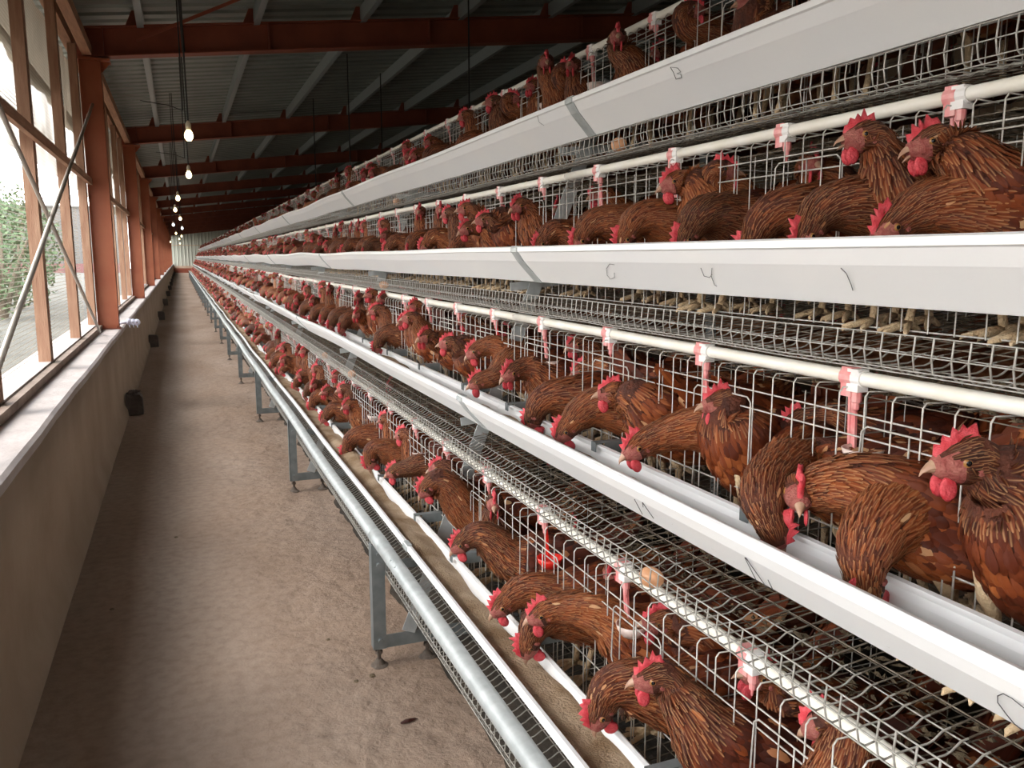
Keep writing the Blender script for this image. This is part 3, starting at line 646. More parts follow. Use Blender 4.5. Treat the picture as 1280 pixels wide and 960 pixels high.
for i in range(4):
    for j in range(14):
        ya = PY0 + j * PL
        if ya > YE - 1: break
        t = thing('water_pipe', 'cream white plastic water pipe over the ' + TIER[i] + ' tier, ' + ORD[j] + ' length from the near end', 'water pipe', (TX[i] + .248, ya, TZ[i] + .251), 'white water pipes')
        b = MB(); n = 20; wf = lambda y: wave(y, i + 2) * .5 * min(1, max(0, (y - 2) / 6)); b.tube([(0, PL * q / n, wf(ya + PL * q / n)) for q in range(n + 1)], .0132, 12)
        obj('pipe_tube', b, M_['pipe'], t, True)
        if j < 4:
            for q in range(nd):
                y = q * SP + .2; yw = ya + y; o = (0, y, wf(yw)); idx = (j * nd + q)
                cup = (idx + i) % 3 != 0; red = any(ii == i and abs(yw - ry) < .2 for ii, ry in RED) or (idx * 7 + i * 3) % 17 == 0
                c = put('pipe_clip', dm['clip_w'], t, o); put('clip_saddle', dm['clip_p'], c); nn = put('nipple', dm['nip'], t, o)
                if cup:
                    put('cup_arm', dm['arm_r' if red else 'arm'], t, o); put('drinking_cup', dm['cup_r' if red else 'cup'], t, o)

# dried droppings caught on the roof mesh under the third and second trays
r = random.Random(5)
for i in range(3):
    b = MB()
    for _ in range(9000 if i else 5000):
        y = r.uniform(.0, 8) if r.random() < .75 else r.uniform(0, 22); a = r.uniform(.29, .64); s_ = r.uniform(.003, .011); st = r.uniform(.6, 2.4)
        c = Vector((TX[i] + a, y, TZ[i] + .219)); th = r.uniform(0, PI)
        d = Vector((math.cos(th), math.sin(th), 0)) * s_ * st; e = Vector((-math.sin(th), math.cos(th), 0)) * s_ * .5; u = Vector((0, 0, s_ * .7))
        b.add([c - d, c + e, c + d, c - e, c + u], [(0, 1, 4), (1, 2, 4), (2, 3, 4), (3, 0, 4), (3, 2, 1, 0)])
    tag(obj('dried_droppings', b, M_['dung']), 'dark crumbs of dried droppings on the mesh roof of the ' + TIER[i] + ' tier', 'droppings', kind='stuff')

# ------------------------------------------------------------------ eggs
b = MB(); pf = []
for q in range(13):
    th = PI * q / 12; z = -math.cos(th); pf.append((max(.0006, .0215 * math.sin(th) * (1 - .10 * z)), .0275 * z))
b.lathe(pf, 20); eggm = b.mesh('egg', M_['egg'], True)
for i, px, py, a, lab in ((1, 815, 716, .012, 'brown egg resting on the tray above the bottom tier pipe, largest egg'),
                          (1, 440, 470, .012, 'small looking brown egg farther along the same lower tray'), (1, 406, 445, .012, 'brown egg on the lower tray beyond the one at the strut'),
                          (3, 774, 181, .012, 'brown egg on the top tray beside the steel strut'), (3, 497, 243, .02, 'distant pale egg on the top tray'), (2, 480, 362, .012, 'distant brown egg on the third tier tray')):
    p = at(px, py, TX[i] + a); y = p.y; o = put('egg', eggm, None, (TX[i] + .012, y, TZ[i] - .2065 + .0228), (PI / 2, random.uniform(-.3, .3), random.uniform(-1.2, 1.2)))
    tag(o, lab, 'egg', 'brown eggs on the trays')

# ------------------------------------------------------------------ hens
def catmull(P, n):
    P = np.array(P, float); Q = np.vstack([2 * P[0] - P[1], P, 2 * P[-1] - P[-2]]); out = []
    segs = len(P) - 1
    for j in range(n):
        t = j / (n - 1) * segs; k = min(int(t), segs - 1); u = t - k
        a, b_, c, d = Q[k], Q[k + 1], Q[k + 2], Q[k + 3]
        out.append(.5 * ((2 * b_) + (-a + c) * u + (2 * a - 5 * b_ + 4 * c - d) * u * u + (-a + 3 * b_ - 3 * c + d) * u ** 3))
    return np.array(out)
def nrm(v): return v / (np.linalg.norm(v) + 1e-9)
BODY = [(-.175, .275, .012, .010), (-.155, .260, .030, .026), (-.115, .232, .054, .053), (-.06, .207, .073, .072), (.0, .194, .081, .081), (.05, .198, .076, .078)]
def hen_curve(head, look, pitch=0., fat=1.):
    """centre line and radii of one hen, tail to beak root; head and look are in the hen's own frame (x ahead, z up)"""
    c, s = math.cos(pitch), math.sin(pitch); pts = []
    for x, z, rx, rz in BODY:
        x -= .03
        zz = z - .2; pts.append([x * c - zz * s, 0, .2 + x * s + zz * c, rx * fat, rz * fat])
    head = np.array(head, float); look = nrm(np.array(look, float)); hb = head - look * .022
    C0 = np.array(pts[-1][:3]); tang = nrm(np.array([c, 0, s]) + np.array([0, 0, .35 if look[2] > -.6 else .05])); C1 = C0 + tang * .055
    down = look[2]
    hd = hb - look * (.035 if down > -.4 else .07) - np.array([0, 0, .085]) * max(0, 1 + down * 1.6)
    st = C1 + tang * .06 + (np.array([0, 0, .03]) if down > -.5 else np.array([.0, 0, .0]))
    L = np.linalg.norm(hb - C1)
    rad0, rad1 = (.071 * fat, .034) if down < -.6 else (.058 * fat, .0275)
    pts.append([*C1, .069 * fat, .070 * fat])
    for t in (.22, .45, .68, .87):
        p = (1 - t) ** 3 * C1 + 3 * (1 - t) ** 2 * t * st + 3 * (1 - t) * t * t * hd + t ** 3 * hb
        rr = rad0 + (rad1 - rad0) * (t ** .75); pts.append([*p, rr, rr])
    pts.append([*hb, .0265, .029]); pts.append([*(head + look * .004), .0245, .0265]); pts.append([*(head + look * .022), .0175, .019]); pts.append([*(head + look * .034), .009, .0105])
    return np.array(pts), head, look
def frames(P):
    T = np.gradient(P, axis=0); T /= np.linalg.norm(T, axis=1)[:, None]; Sd = np.zeros_like(T); s = np.array([0., 1., 0.])
    for i in range(len(P)):
        s = nrm(s - T[i] * s.dot(T[i])); Sd[i] = s
    return T, Sd, np.cross(Sd, T) * -1
def loft(C, N, Mr):
    D = catmull(C, N); P = D[:, :3]; T, Sd, Up = frames(P)
    Up = np.cross(T, Sd)
    if Up[N // 3, 2] < 0: Up = -Up
    th = np.arange(Mr) * 2 * PI / Mr
    V = P[:, None, :] + Sd[:, None, :] * (np.cos(th)[None, :, None] * D[:, 3][:, None, None]) + Up[:, None, :] * (np.sin(th)[None, :, None] * D[:, 4][:, None, None])
    return D, P, T, Sd, Up, V
def hen_body(C, N=44, Mr=22):
    D, P, T, Sd, Up, V = loft(C, N, Mr); vs = V.reshape(-1, 3).tolist(); f = []; mi = []
    hs = int(N * 11.85 / 14)
    for i in range(N - 1):
        for k in range(Mr):
            f.append((i * Mr + k, i * Mr + (k + 1) % Mr, (i + 1) * Mr + (k + 1) % Mr, (i + 1) * Mr + k))
            a = (k + .5) / Mr; top = .12 < a < .38; mi.append(1 if i >= hs and not (top and i < N - 3) else 0)
    f.append(tuple(range(Mr))[::-1]); mi.append(0); f.append(tuple(range((N - 1) * Mr, N * Mr))); mi.append(1)
    me = bpy.data.meshes.new('hen_body'); me.from_pydata(vs, [], f); me.materials.append(M_['down']); me.materials.append(M_['face'])
    me.polygons.foreach_set('material_index', mi); me.polygons.foreach_set('use_smooth', [True] * len(f)); return me
def hen_plumage(C, seed, dense=1.0, ragged=0.):
    rr = np.random.default_rng(seed); N = 60; D, P, T, Sd, Up, _ = loft(C, N, 4); seglen = np.linalg.norm(np.diff(P, axis=0), axis=1); cum = np.concatenate([[0], np.cumsum(seglen)])
    total = cum[-1]; vs = []; fs = []; at_ = []
    nR, nC = 5, 3
    prof = [(.0, .25), (.28, .8), (.6, 1.0), (.85, .72), (1.0, .12)]
    def feather(p, d, n, ln, wd, rnd, kind, curl=.12, base_lift=0.):
        w = np.cross(d, n); w = w / (np.linalg.norm(w) + 1e-9); o = len(vs)
        for t, ww in prof:
            c = p + d * ln * t + n * (base_lift + ln * curl * (t * (1 - t) * 1.6) - ln * .05 * t)
            for q in (-1, 0, 1):
                vs.append(c + w * (q * wd * .5 * ww) + n * (wd * .14 * ww * (q == 0))); at_.append((rnd, kind, .5 + .5 * q * ww, t))
        for i in range(nR - 1):
            for k in range(nC - 1): fs.append((o + i * 3 + k, o + i * 3 + k + 1, o + (i + 1) * 3 + k + 1, o + (i + 1) * 3 + k))
    def samp(s_):
        x = np.interp(s_, cum, np.arange(N)); i = int(min(x, N - 2)); f = x - i
        return tuple((A[i] * (1 - f) + A[i + 1] * f) for A in (P, T, Sd, Up, D))
    iN = int(N * 6.2 / 14); iH = int(N * 12.6 / 14); sN = cum[iN]; sH = cum[iH]
    hue = rr.uniform(-.10, .10)
    s_ = sH; row = 0
    while s_ > .012:                                     # from the head back to the tail, so rows overlap like tiles
        p, t, sd, up, d = samp(s_); t = nrm(t); neck = s_ > sN; q = (s_ - sN) / (sH - sN) if neck else 0
        rx, rz = d[3], d[4]; circ = PI * (rx + rz)
        if neck:
            ln = .020 + .022 * (1 - q); wd = .0046 + .0050 * (1 - q); step = .0075 / dense ** .5 + .003 * (1 - q); sp = wd * .80
        else:
            ln = .034; wd = .0165; step = .0115 / dense ** .5; sp = wd * .74
        n = max(6, int(circ / sp * dense)); base = rr.uniform(0, 1)
        for k in range(n):
            th = 2 * PI * (k + .5 * (row % 2) + rr.uniform(-.25, .25)) / n; c_, s2 = math.cos(th), math.sin(th)
            if q > .90 and s2 < .35: continue             # bare face
            nn = nrm(sd * c_ / max(rx, .01) + up * s2 / max(rz, .01)); pos = p + sd * c_ * rx + up * s2 * rz
            kind = 0. if neck and q > .12 else .4; l2, w2 = ln, wd
            side = abs(c_); rnd = (.42 if neck else .43) + rr.normal(0, .11 if neck else .16) + hue
            if neck: rnd += .10 * (1 - q) - .10 * q * (q > .6)
            else:
                if s2 < -.3: rnd += .16
                if side > .25 and s2 > -.45 and s_ < sN * .85: kind = .7; l2 = .050; w2 = .022; rnd -= .14
                elif s2 > 0: kind = .7; rnd -= .08
            if rr.random() < (.004 if neck else .02) + ragged: rnd = .97 + rr.uniform(-.05, .05)
            j2 = max(0., s_ - l2 * .8); p2, _, sd2, up2, d2 = samp(j2); q2 = p2 + sd2 * c_ * d2[3] + up2 * s2 * d2[4] - pos; ql = np.linalg.norm(q2)
            dd = nrm((q2 / ql if ql > .004 else -t) + nn * ((.14 if neck else .13) + rr.uniform(-.04, .10)) + sd * rr.normal(0, .08) + up * rr.normal(0, .05))
            feather(pos - nn * (.001 if neck else -.001), dd, nn, l2 * rr.uniform(.8, 1.15), w2 * rr.uniform(.85, 1.15), min(max(rnd, .02), 1), kind)
        s_ -= step; row += 1
    # folded wings: three rows of long quills lying back along each flank
    i0 = int(N * 4.6 / 14)
    for sg in (-1, 1):
        for rw in range(4):
            for k in range(8):
                a = i0 - k * 1.9; i = int(max(3, a)); p, t, sd, up, d = P[i], T[i], Sd[i], Up[i], D[i]
                th = .45 - rw * .30 + k * .02; c_, s2 = math.cos(th), math.sin(th)
                nn = nrm(sd * sg * c_ + up * s2); pos = p + sd * sg * c_ * (d[3] + .006) + up * s2 * (d[4] + .003)
                dd = nrm(-t * 1.0 + up * .05 + nn * .02 - sd * sg * .05)
                feather(pos, dd, nn, (.075 + .012 * rw) * rr.uniform(.9, 1.1), .021, float(np.clip(.36 + hue + rr.normal(0, .10) + (.5 if rr.random() < .10 else 0), .05, 1)), .8, .05, .003)
    for k in range(14):                                  # tail fan
        u = (k % 7 - 3) / 3.0; lay = k // 7; d = nrm(-T[1] + np.array([0, 0, .35 + .15 * lay]) + Sd[1] * u * .32); nn = nrm(np.cross(d, np.cross(np.array([0, 0, 1.]), d)) + Sd[1] * u * .9)
        feather(P[2] + Sd[1] * u * .012 + np.array([0, 0, .006 * lay]), d, nn, .105 - .02 * lay, .03, float(np.clip(.34 + hue + rr.normal(0, .1) + .25 * (rr.random() < .3), .05, 1)), .8, .05)
    me = bpy.data.meshes.new('plumage'); me.from_pydata([tuple(v) for v in vs], [], fs); me.materials.append(M_['feather'])
    ca = me.attributes.new('fc', 'FLOAT_COLOR', 'POINT'); ca.data.foreach_set('color', np.array(at_, dtype=np.float32).ravel()); me.polygons.foreach_set('use_smooth', [True] * len(fs)); return me
def head_mesh(kind, seed=0, gape=0.):
    """parts in the head frame: x ahead along the beak, y left, z up, origin between the eyes"""
    b = MB(); r = random.Random(seed)
    if kind == 'comb':
        tips = [(.031, .008), (.0285, .022), (.0215, .020), (.0175, .033), (.0105, .027), (.0050, .040), (-.0025, .030), (-.0095, .042), (-.0145, .031), (-.0235, .038), (-.0235, .026), (-.028, .020)]
        base = [(.028, .002), (.012, .012), (-.004, .020), (-.018, .020)]
        top = [(x + r.uniform(-.0015, .0015), z * r.uniform(.9, 1.1)) for x, z in tips]
        lo = [(.029 - i * .047 / 11, .004 + .017 * min(1, i / 5)) for i in range(12)]
        lean = r.uniform(-.12, .12); n = 12; vs = []
        mid = [((top[i][0] + lo[i][0]) / 2, lo[i][1] * .45 + top[i][1] * .55) for i in range(n)]
        for sgn in (-1, 1):
            for rowp, th in ((lo, .0055), (mid, .0042), (top, .0016)):
                for x, z in rowp: vs.append((x, sgn * th * (.6 if z < .006 else 1) + lean * max(0, z - .02) + .003 * math.sin(x * 160) * (z > .02), z))
        f = []
        for s_ in range(2):
            o = s_ * 36
            for rw in range(2):
                for i in range(n - 1):
                    q = (o + rw * 12 + i, o + rw * 12 + i + 1, o + (rw + 1) * 12 + i + 1, o + (rw + 1) * 12 + i); f.append(q if s_ else q[::-1])
        for i in range(n - 1): f.append((24 + i, 24 + i + 1, 60 + i + 1, 60 + i))
        for rw in range(2): f.append((rw * 12, (rw + 1) * 12, 36 + (rw + 1) * 12, 36 + rw * 12)); f.append((rw * 12 + 11, 36 + rw * 12 + 11, 36 + (rw + 1) * 12 + 11, (rw + 1) * 12 + 11))
        b.add(vs, f); return b.mesh('comb', M_['comb'], 2)
    if kind == 'wattle':
        vs = []; n = 14
        for rr_, y in ((.0015, .0028), (.010, .0024), (.0132, 0), (.010, -.0024), (.0015, -.0028)):
            for k in range(n):
                a = 2 * PI * k / n; vs.append((.018 + rr_ * .9 * math.sin(a), y, -.0275 + rr_ * 1.25 * math.cos(a)))
        b.add(vs, [(i * n + k, i * n + (k + 1) % n, (i + 1) * n + (k + 1) % n, (i + 1) * n + k) for i in range(4) for k in range(n)] + [tuple(range(n)), tuple(range(4 * n, 5 * n))[::-1]]); return b.mesh('wattle', M_['comb'], 2)
    if kind == 'beak':
        g = gape
        up = [(.020, .0115, .0125, .0005), (.028, .0095, .0105, .0), (.036, .0066, .0078, -.0015), (.0435, .0032, .004, -.0045), (.0475, .0006, .0008, -.009)]
        vs = []; n = 10
        for x, ry, rz, z in up:
            for k in range(n):
                a = PI * k / (n - 1); vs.append((x, ry * math.cos(a), z + rz * math.sin(a) + g * .12 * (x - .02)))
        b.add(vs, [(i * n + k, i * n + k + 1, (i + 1) * n + k + 1, (i + 1) * n + k) for i in range(4) for k in range(n - 1)] + [(i * n, (i + 1) * n, (i + 1) * n + n - 1, i * n + n - 1) for i in range(4)])
        lo = [(.020, .0100, .0065, -.0005), (.028, .0078, .0055, -.0008), (.035, .0046, .0042, -.0018), (.0415, .0012, .0012, -.004)]; vs = []
        for x, ry, rz, z in lo:
            for k in range(n):
                a = PI * k / (n - 1); vs.append((x, ry * math.cos(a), z - rz * math.sin(a) - g * (x - .02)))
        b.add(vs, [(i * n + k, (i + 1) * n + k, (i + 1) * n + k + 1, i * n + k + 1) for i in range(3) for k in range(n - 1)] + [(i * n, i * n + n - 1, (i + 1) * n + n - 1, (i + 1) * n) for i in range(3)])
        return b.mesh('beak', M_['beak'], 2)
    if kind == 'eye':
        n = 12; vs = []; mi = []
        for j in range(7):
            ph = PI / 2 * j / 6
            for k in range(n): a = 2 * PI * k / n; vs.append((.0074 * math.sin(ph) * math.cos(a), .0058 * math.cos(ph), .0074 * math.sin(ph) * math.sin(a)))
        for j in range(6):
            for k in range(n): b.add([], [], 0); b.f.append((j * n + k, j * n + (k + 1) % n, (j + 1) * n + (k + 1) % n, (j + 1) * n + k)); b.m.append(1 if j < 2 else (0 if j < 4 else 2))
        b.v = vs; return b.mesh('eye', [M_['eye'], M_['pupil'], M_['face']], True)
    if kind == 'earlobe':
        b.lathe([(.0005, -.009), (.0045, -.006), (.0060, 0), (.0045, .006), (.0005, .009)], 10); return b.mesh('ear_lobe', M_['face'], True)
HP = {('comb', s): head_mesh('comb', s) for s in range(5)}
HP['wattle'] = head_mesh('wattle'); HP['beak'] = head_mesh('beak'); HP['beak_open'] = head_mesh('beak', gape=.45); HP['eye'] = head_mesh('eye'); HP['ear'] = head_mesh('earlobe')
def leg_mesh(seed, top=.135, lean=.0):
    b = MB(); r = random.Random(seed); ank = Vector((-.012 + lean, 0, .016))
    b.tube([(.012, 0, top + .045), (.0, 0, top), (-.014, 0, top - .028), (-.014 + lean * .6, 0, .05), ank], [.012, .013, .0085, .0068, .0078], 8)
    for a, l in ((0, .062), (.55, .052), (-.55, .052), (PI, .030)):
        d = Vector((math.cos(a), math.sin(a), 0)); n = Vector((0, 0, 1))
        b.tube([ank - n * .004, ank + d * l * .4 - n * .008, ank + d * l * .8 - n * .014, ank + d * l - n * .017, ank + d * (l + .004) - n * .023], [.0078, .0066, .0056, .0044, .0009], 6)
    return b.mesh('leg', M_['shank'], True)
LEGM = [leg_mesh(s, .125, l) for s, l in ((1, 0), (2, .02), (3, -.02))]
class HenMesh:
    def __init__(s, head, look, pitch=0., fat=1., seed=0, dense=1., ragged=0.):
        C, s.head, s.look = hen_curve(head, look, pitch, fat); s.body = hen_body(C); s.plum = hen_plumage(C, seed, dense, ragged); s.C = C; s.pitch = pitch; s.seed = seed
        x = s.look; y = nrm(np.cross(np.array([0, 0, 1.]), x) if abs(x[2]) < .97 else np.array([0, 1., 0])); z = np.cross(x, y)
        Rm = Matrix(((x[0], y[0], z[0]), (x[1], y[1], z[1]), (x[2], y[2], z[2]))); s.HM = Matrix.Translation(Vector(s.head)) @ Rm.to_4x4()
def make_hen(hm, loc, yaw, scale, full=True, gape=False, comb_seed=0):
    t = put('hen', None, None, loc, (0, 0, yaw)); t.scale = (scale,) * 3; t['category'] = 'hen'
    body = put('body', hm.body, t); put('plumage', hm.plum, body)
    def hp(nm, me, off=(0, 0, 0), mir=False, rz=0):
        o = put(nm, me, t); o.matrix_basis = hm.HM @ Matrix.Translation(Vector(off)) @ Matrix.Rotation(rz, 4, 'Z'); 
        if mir: o.matrix_basis = o.matrix_basis @ Matrix.Scale(-1, 4, (0, 1, 0))
        return o
    hp('comb', HP[('comb', comb_seed % 5)], (0, 0, .006)); hp('beak', HP['beak_open' if gape else 'beak'], (.004, 0, -.001))
    hp('wattle', HP['wattle'], (.004, .0085, 0), rz=.12); hp('wattle', HP['wattle'], (.004, -.0085, 0), rz=-.12)
    if full:
        hp('eye', HP['eye'], (.002, .0205, .005)); hp('eye', HP['eye'], (.002, -.0205, .005), True)
        hp('ear_lobe', HP['ear'], (-.0125, .0225, -.006)); hp('ear_lobe', HP['ear'], (-.0125, -.0225, -.006))
    for sg in (-1, 1):
        o = put('leg', LEGM[(comb_seed + (sg > 0)) % 3], t, (.025 + .02 * ((comb_seed * 7 + sg) % 3 - 1), .042 * sg, 0), (0, 0, .12 * sg))
    return t
HENS = []
def floor_at(i, X): return TZ[i] + floor_b(max(.12, X - TX[i])) + .0015
def key(i, px, py, ah, look, desc, ar=.36, dy=0., yaw=None, pitch=.1, fat=1., s=1.06, gape=False, ragged=0., seed=None):
    """one hen placed by where its head is: ah is how far the head stands behind the outer trough lip"""
    hw = at(px, py, TX[i] + ah)
    if look[2] < -.6: hw = Vector((max(hw.x, TX[i] + .085), hw.y, max(hw.z, TZ[i] - .03)))
    ar = -ar if ar < 0 else ar if ar >= .44 else ((.335 if look[2] < -.6 else .335 if look[2] < -.35 else .245 + .22 * ah) + random.uniform(-.01, .01)); root = Vector((TX[i] + ar, hw.y + dy, floor_at(i, TX[i] + ar)))
    yaw = PI if yaw is None else yaw
    l = Vector(look).normalized(); inv = Matrix.Rotation(-yaw, 3, 'Z'); hl = (inv @ (hw - root)) / s; ll = inv @ l; seed = seed if seed is not None else len(HENS) + 11
    hm = HenMesh(tuple(hl), tuple(ll), pitch, fat, seed, 1.15, ragged); t = make_hen(hm, root, yaw, s, True, gape, seed)
    HENS.append([t, i, root.y, desc, True]); return t
LFT = (-.93, .37, -.12); LD = (-.8, .3, -.55); DN = (-.45, .0, -.9); FR = (-.35, -.93, -.15); RT = (.8, -.5, -.05); FL = (-.8, -.45, -.2)
# third tier
key(2, 1160, 182, .17, (-.9, .38, -.28), 'russet hen with open beak leaning out, rightmost in the third tier', .40, -.10, PI - .45, .45, gape=True)
key(2, 1077, 173, .17, (-.93, .36, -.12), 'russet hen with open beak standing second from right in the third tier', .42, -.02, PI, .7, gape=True)
key(2, 1112, 287, .085, (-.9, .1, -.68), 'hen lowering its head into the third trough beneath the two open beaked hens', .36, -.12, PI - .4, .0)
key(2, 905, 215, .25, RT, 'hen in the third tier looking right above its pale breast', -.30, .09, -PI / 2 + .2, .75)
key(2, 842, 230, .16, (-.85, .3, -.33), 'hen in the third tier with its comb tipped forward looking down', .36, -.05, PI, .65)
key(2, 1016, 205, .40, FR, 'dark hen standing back beside the white cup in the third tier', .52, .05, PI + .9, .5)
key(2, 605, 276, .12, LFT, 'hen with bright wattles looking left, right one of a third tier pair', .36, 0, PI, .65)
key(2, 582, 262, .14, LFT, 'tall hen craning its neck, left one of a third tier pair', .36, 0, PI, .75)
key(2, 1000, 296, .07, DN, 'hen feeding with only its streaked nape above the third trough', .33, -.04, PI, .05)
key(2, 850, 300, .07, DN, 'hen feeding in the third trough just left of the hen looking down', .33, .03, PI, .05)
key(2, 775, 300, .07, DN, 'light russet hen with head down in the third trough', .33, 0, PI, .05)
key(2, 720, 302, .07, DN, 'dark russet hen with head down in the third trough', .33, 0, PI + .3, .05)
# top tier
key(3, 683, 78, .16, (-.3, -.9, -.2), 'top tier hen with upright comb facing the aisle, left one of a pair', .36, .02, PI + .5, .5)
key(3, 708, 88, .20, RT, 'top tier hen looking right, right one of a pair', -.30, .09, -PI / 2 + .1, .7)
key(3, 772, 47, .15, (-.4, -.85, -.1), 'dark top tier hen with a tall red comb standing alone', .38, .03, PI + .4, .5)
key(3, 866, 14, .22, RT, 'top tier hen standing close behind the pink cup arm', -.32, .09, -PI / 2 + .1, .7)
key(3, 938, 4, .18, LFT, 'top tier hen cut by the picture edge', .38, 0, PI, .3)
key(3, 641, 124, .2, RT, 'top tier hen looking right over the trough joint', -.3, .09, -PI / 2, .7)
key(3, 616, 128, .15, LFT, 'top tier hen looking left near the trough joint', .36, 0, PI, .4)
# second tier
key(1, 1200, 578, .135, (-.92, .36, -.16), 'big russet hen with bright comb and wattles, nearest in the second tier', .36, -.045, PI - .1, .75, s=1.12)
key(1, 1082, 738, .085, (.1, -.1, -.95), 'hen bent double with streaked nape feeding in the second trough', .36, .10, PI + .35, .05, fat=1.05)
key(1, 1000, 618, .12, (-.60, -.72, -.30), 'hen facing the aisle with dark ruff in the second tier', .37, -.16, PI - .6, .15, fat=1.05)
key(1, 948, 664, .055, (.25, -.4, -.9), 'orange naped hen reaching into the second trough, comb against the lip', .33, .20, PI + .7, .1, fat=.85)
key(1, 898, 505, .20, (-.93, .3, -.15), 'tall pale breasted hen behind the cup in the second tier', .38, .0, PI, .75)
key(1, 764, 492, .17, (-.93, .34, -.1), 'hen with raised head above its dark neighbour in the second tier', .38, -.10, PI - .3, .35)
key(1, 796, 560, .085, (-.85, .1, -.5), 'dark necked hen stretching low over the second trough', .38, -.11, PI - .5, .05)
key(1, 694, 540, .055, (-.6, .1, -.8), 'golden necked hen pecking in the second trough', .34, -.06, PI - .35, .05)
key(1, 594, 440, .14, LD, 'hen with upright comb in the second tier beside the red cup', .36, -.04, PI, .35)
key(1, 598, 478, .10, (-.8, .3, -.4), 'hen with head low beneath its neighbour by the red cup', .34, .03, PI, .1)
key(1, 560, 430, .13, LFT, 'second tier hen standing left of the pair by the red cup', .36, 0, PI, .3)
key(1, 512, 398, .13, LFT, 'second tier hen with red comb above a bowed neighbour', .36, 0, PI, .4)
key(1, 1060, 575, .30, (.4, .85, .2), 'ragged hen turned away with cream barred wings in the second tier', .42, -.04, PI * .62, -.05, ragged=.03)
key(1, 1180, 640, .42, (.5, .8, .1), 'hen turned away behind the big russet hen', .44, -.1, PI * .55, 0., ragged=.05)
# bottom tier
key(0, 815, 848, .13, (-.93, .33, -.2), 'hen with upright comb looking left, nearest in the bottom tier', .34, -.10, PI - .35, .30)
key(0, 744, 892, .075, (-.3, .0, -.95), 'hen with white flecked shoulder feeding nearest in the bottom trough', .33, -.04, PI - .1, .1, ragged=.02)
key(0, 677, 768, .10, (-.85, .25, -.4), 'hen with bright comb and glossy wing looking down in the bottom tier', .34, -.12, PI - .5, .05)
key(0, 647, 808, .055, (-.25, .0, -.96), 'dark necked hen with head sunk in the bottom feed', .32, .02, PI, .05)
key(0, 612, 760, .05, (-.75, .1, -.65), 'dark hen reaching far out over the bottom feed', .36, -.05, PI - .2, 0.)
key(0, 563, 682, .05, (-.75, .2, -.65), 'grey backed hen pecking over the bottom trough edge', .37, -.09, PI - .4, -.05, ragged=.05)
key(0, 822, 778, .30, (-.9, .3, -.1), 'hen inside the bottom cage with comb behind the wires', .45, -.03, PI, .4)
key(0, 950, 845, .32, (-.9, .3, .1), 'hen inside the bottom cage beside the white cup', .46, -.02, PI, .4)
key(0, 1030, 905, .26, (-.5, .5, -.5), 'hen seen from above with speckled orange nape in the bottom cage', .36, -.04, PI, .1)
key(0, 493, 590, .11, (-.8, .3, -.4), 'hen leaning out above a pair of bowed backs in the bottom tier', .34, -.02, PI, .2)
key(0, 525, 612, .06, (-.6, .2, -.75), 'bottom tier hen with its neck arched towards the feed', .34, -.03, PI - .2, .1)
key(0, 453, 578, .05, (-.1, -.2, -.95), 'pale naped hen feeding at the bend of bowed backs in the bottom tier', .32, 0, PI, .05)
key(0, 408, 490, .13, (-.8, -.3, -.1), 'bottom tier hen with head raised above feeding neighbours', .34, 0, PI, .45)

# variants for the rest of the flock
VAR = {'alert': [], 'feed': [], 'low': [], 'away': []}
for s_, hd, lk, pt in ((101, (.095, .0, .375), (.95, .1, -.1), .7), (102, (.10, .03, .36), (.6, .8, -.1), .65), (103, (.11, -.04, .345), (.7, -.6, -.3), .6), (104, (.14, 0, .31), (.9, 0, -.33), .45)):
    VAR['alert'].append(HenMesh(hd, lk, pt, 1, s_, .8))
for s_, hd, lk, pt in ((111, (.212, .0, .145), (.25, 0, -.95), .0), (112, (.21, .03, .155), (.4, .3, -.85), .0), (113, (.205, -.03, .145), (.2, -.2, -.95), .05), (114, (.205, 0, .175), (.6, 0, -.75), -.05)):
    VAR['feed'].append(HenMesh(hd, lk, pt, 1, s_, .8))
for s_, hd, lk, pt in ((121, (.19, .0, .24), (.85, .2, -.4), .0), (122, (.18, .05, .27), (.8, .5, -.2), .05)):
    VAR['low'].append(HenMesh(hd, lk, pt, 1.03, s_, .8, .02))
POSE = {'alert': 'with head raised', 'feed': 'bowed over the feed', 'low': 'with neck held forward', 'away': 'standing back in the cage'}
r = random.Random(77)
def clear(i, X, Y, d):
    for t, ii, yy, _, kx in HENS:
        if ii == i and abs(yy - Y) < d and abs(t.location.x - X) < .17: return False
    return True
spots = []
for i in range(4):
    y = -.3
    while y < YE - .1:                                   # front row at the trough
        spots.append((i, .300 + r.uniform(-.015, .025), y + r.uniform(-.02, .02), 'front')); y += r.uniform(.115, .165)
    y = 0.05
    while y < YE - .1:                                   # birds standing behind
        spots.append((i, .50 + r.uniform(-.03, .03), y, 'back')); y += r.uniform(.19, .30)
spots.sort(key=lambda q: q[2])
far = []; nind = len(HENS)
for i in range(4):
    y = 0.
    while y < 22: far.append((i, XM - 2 * TX[i] - .36 - r.uniform(-.04, .06), y, 'rear', 'rear')); y += r.uniform(.13, .19)
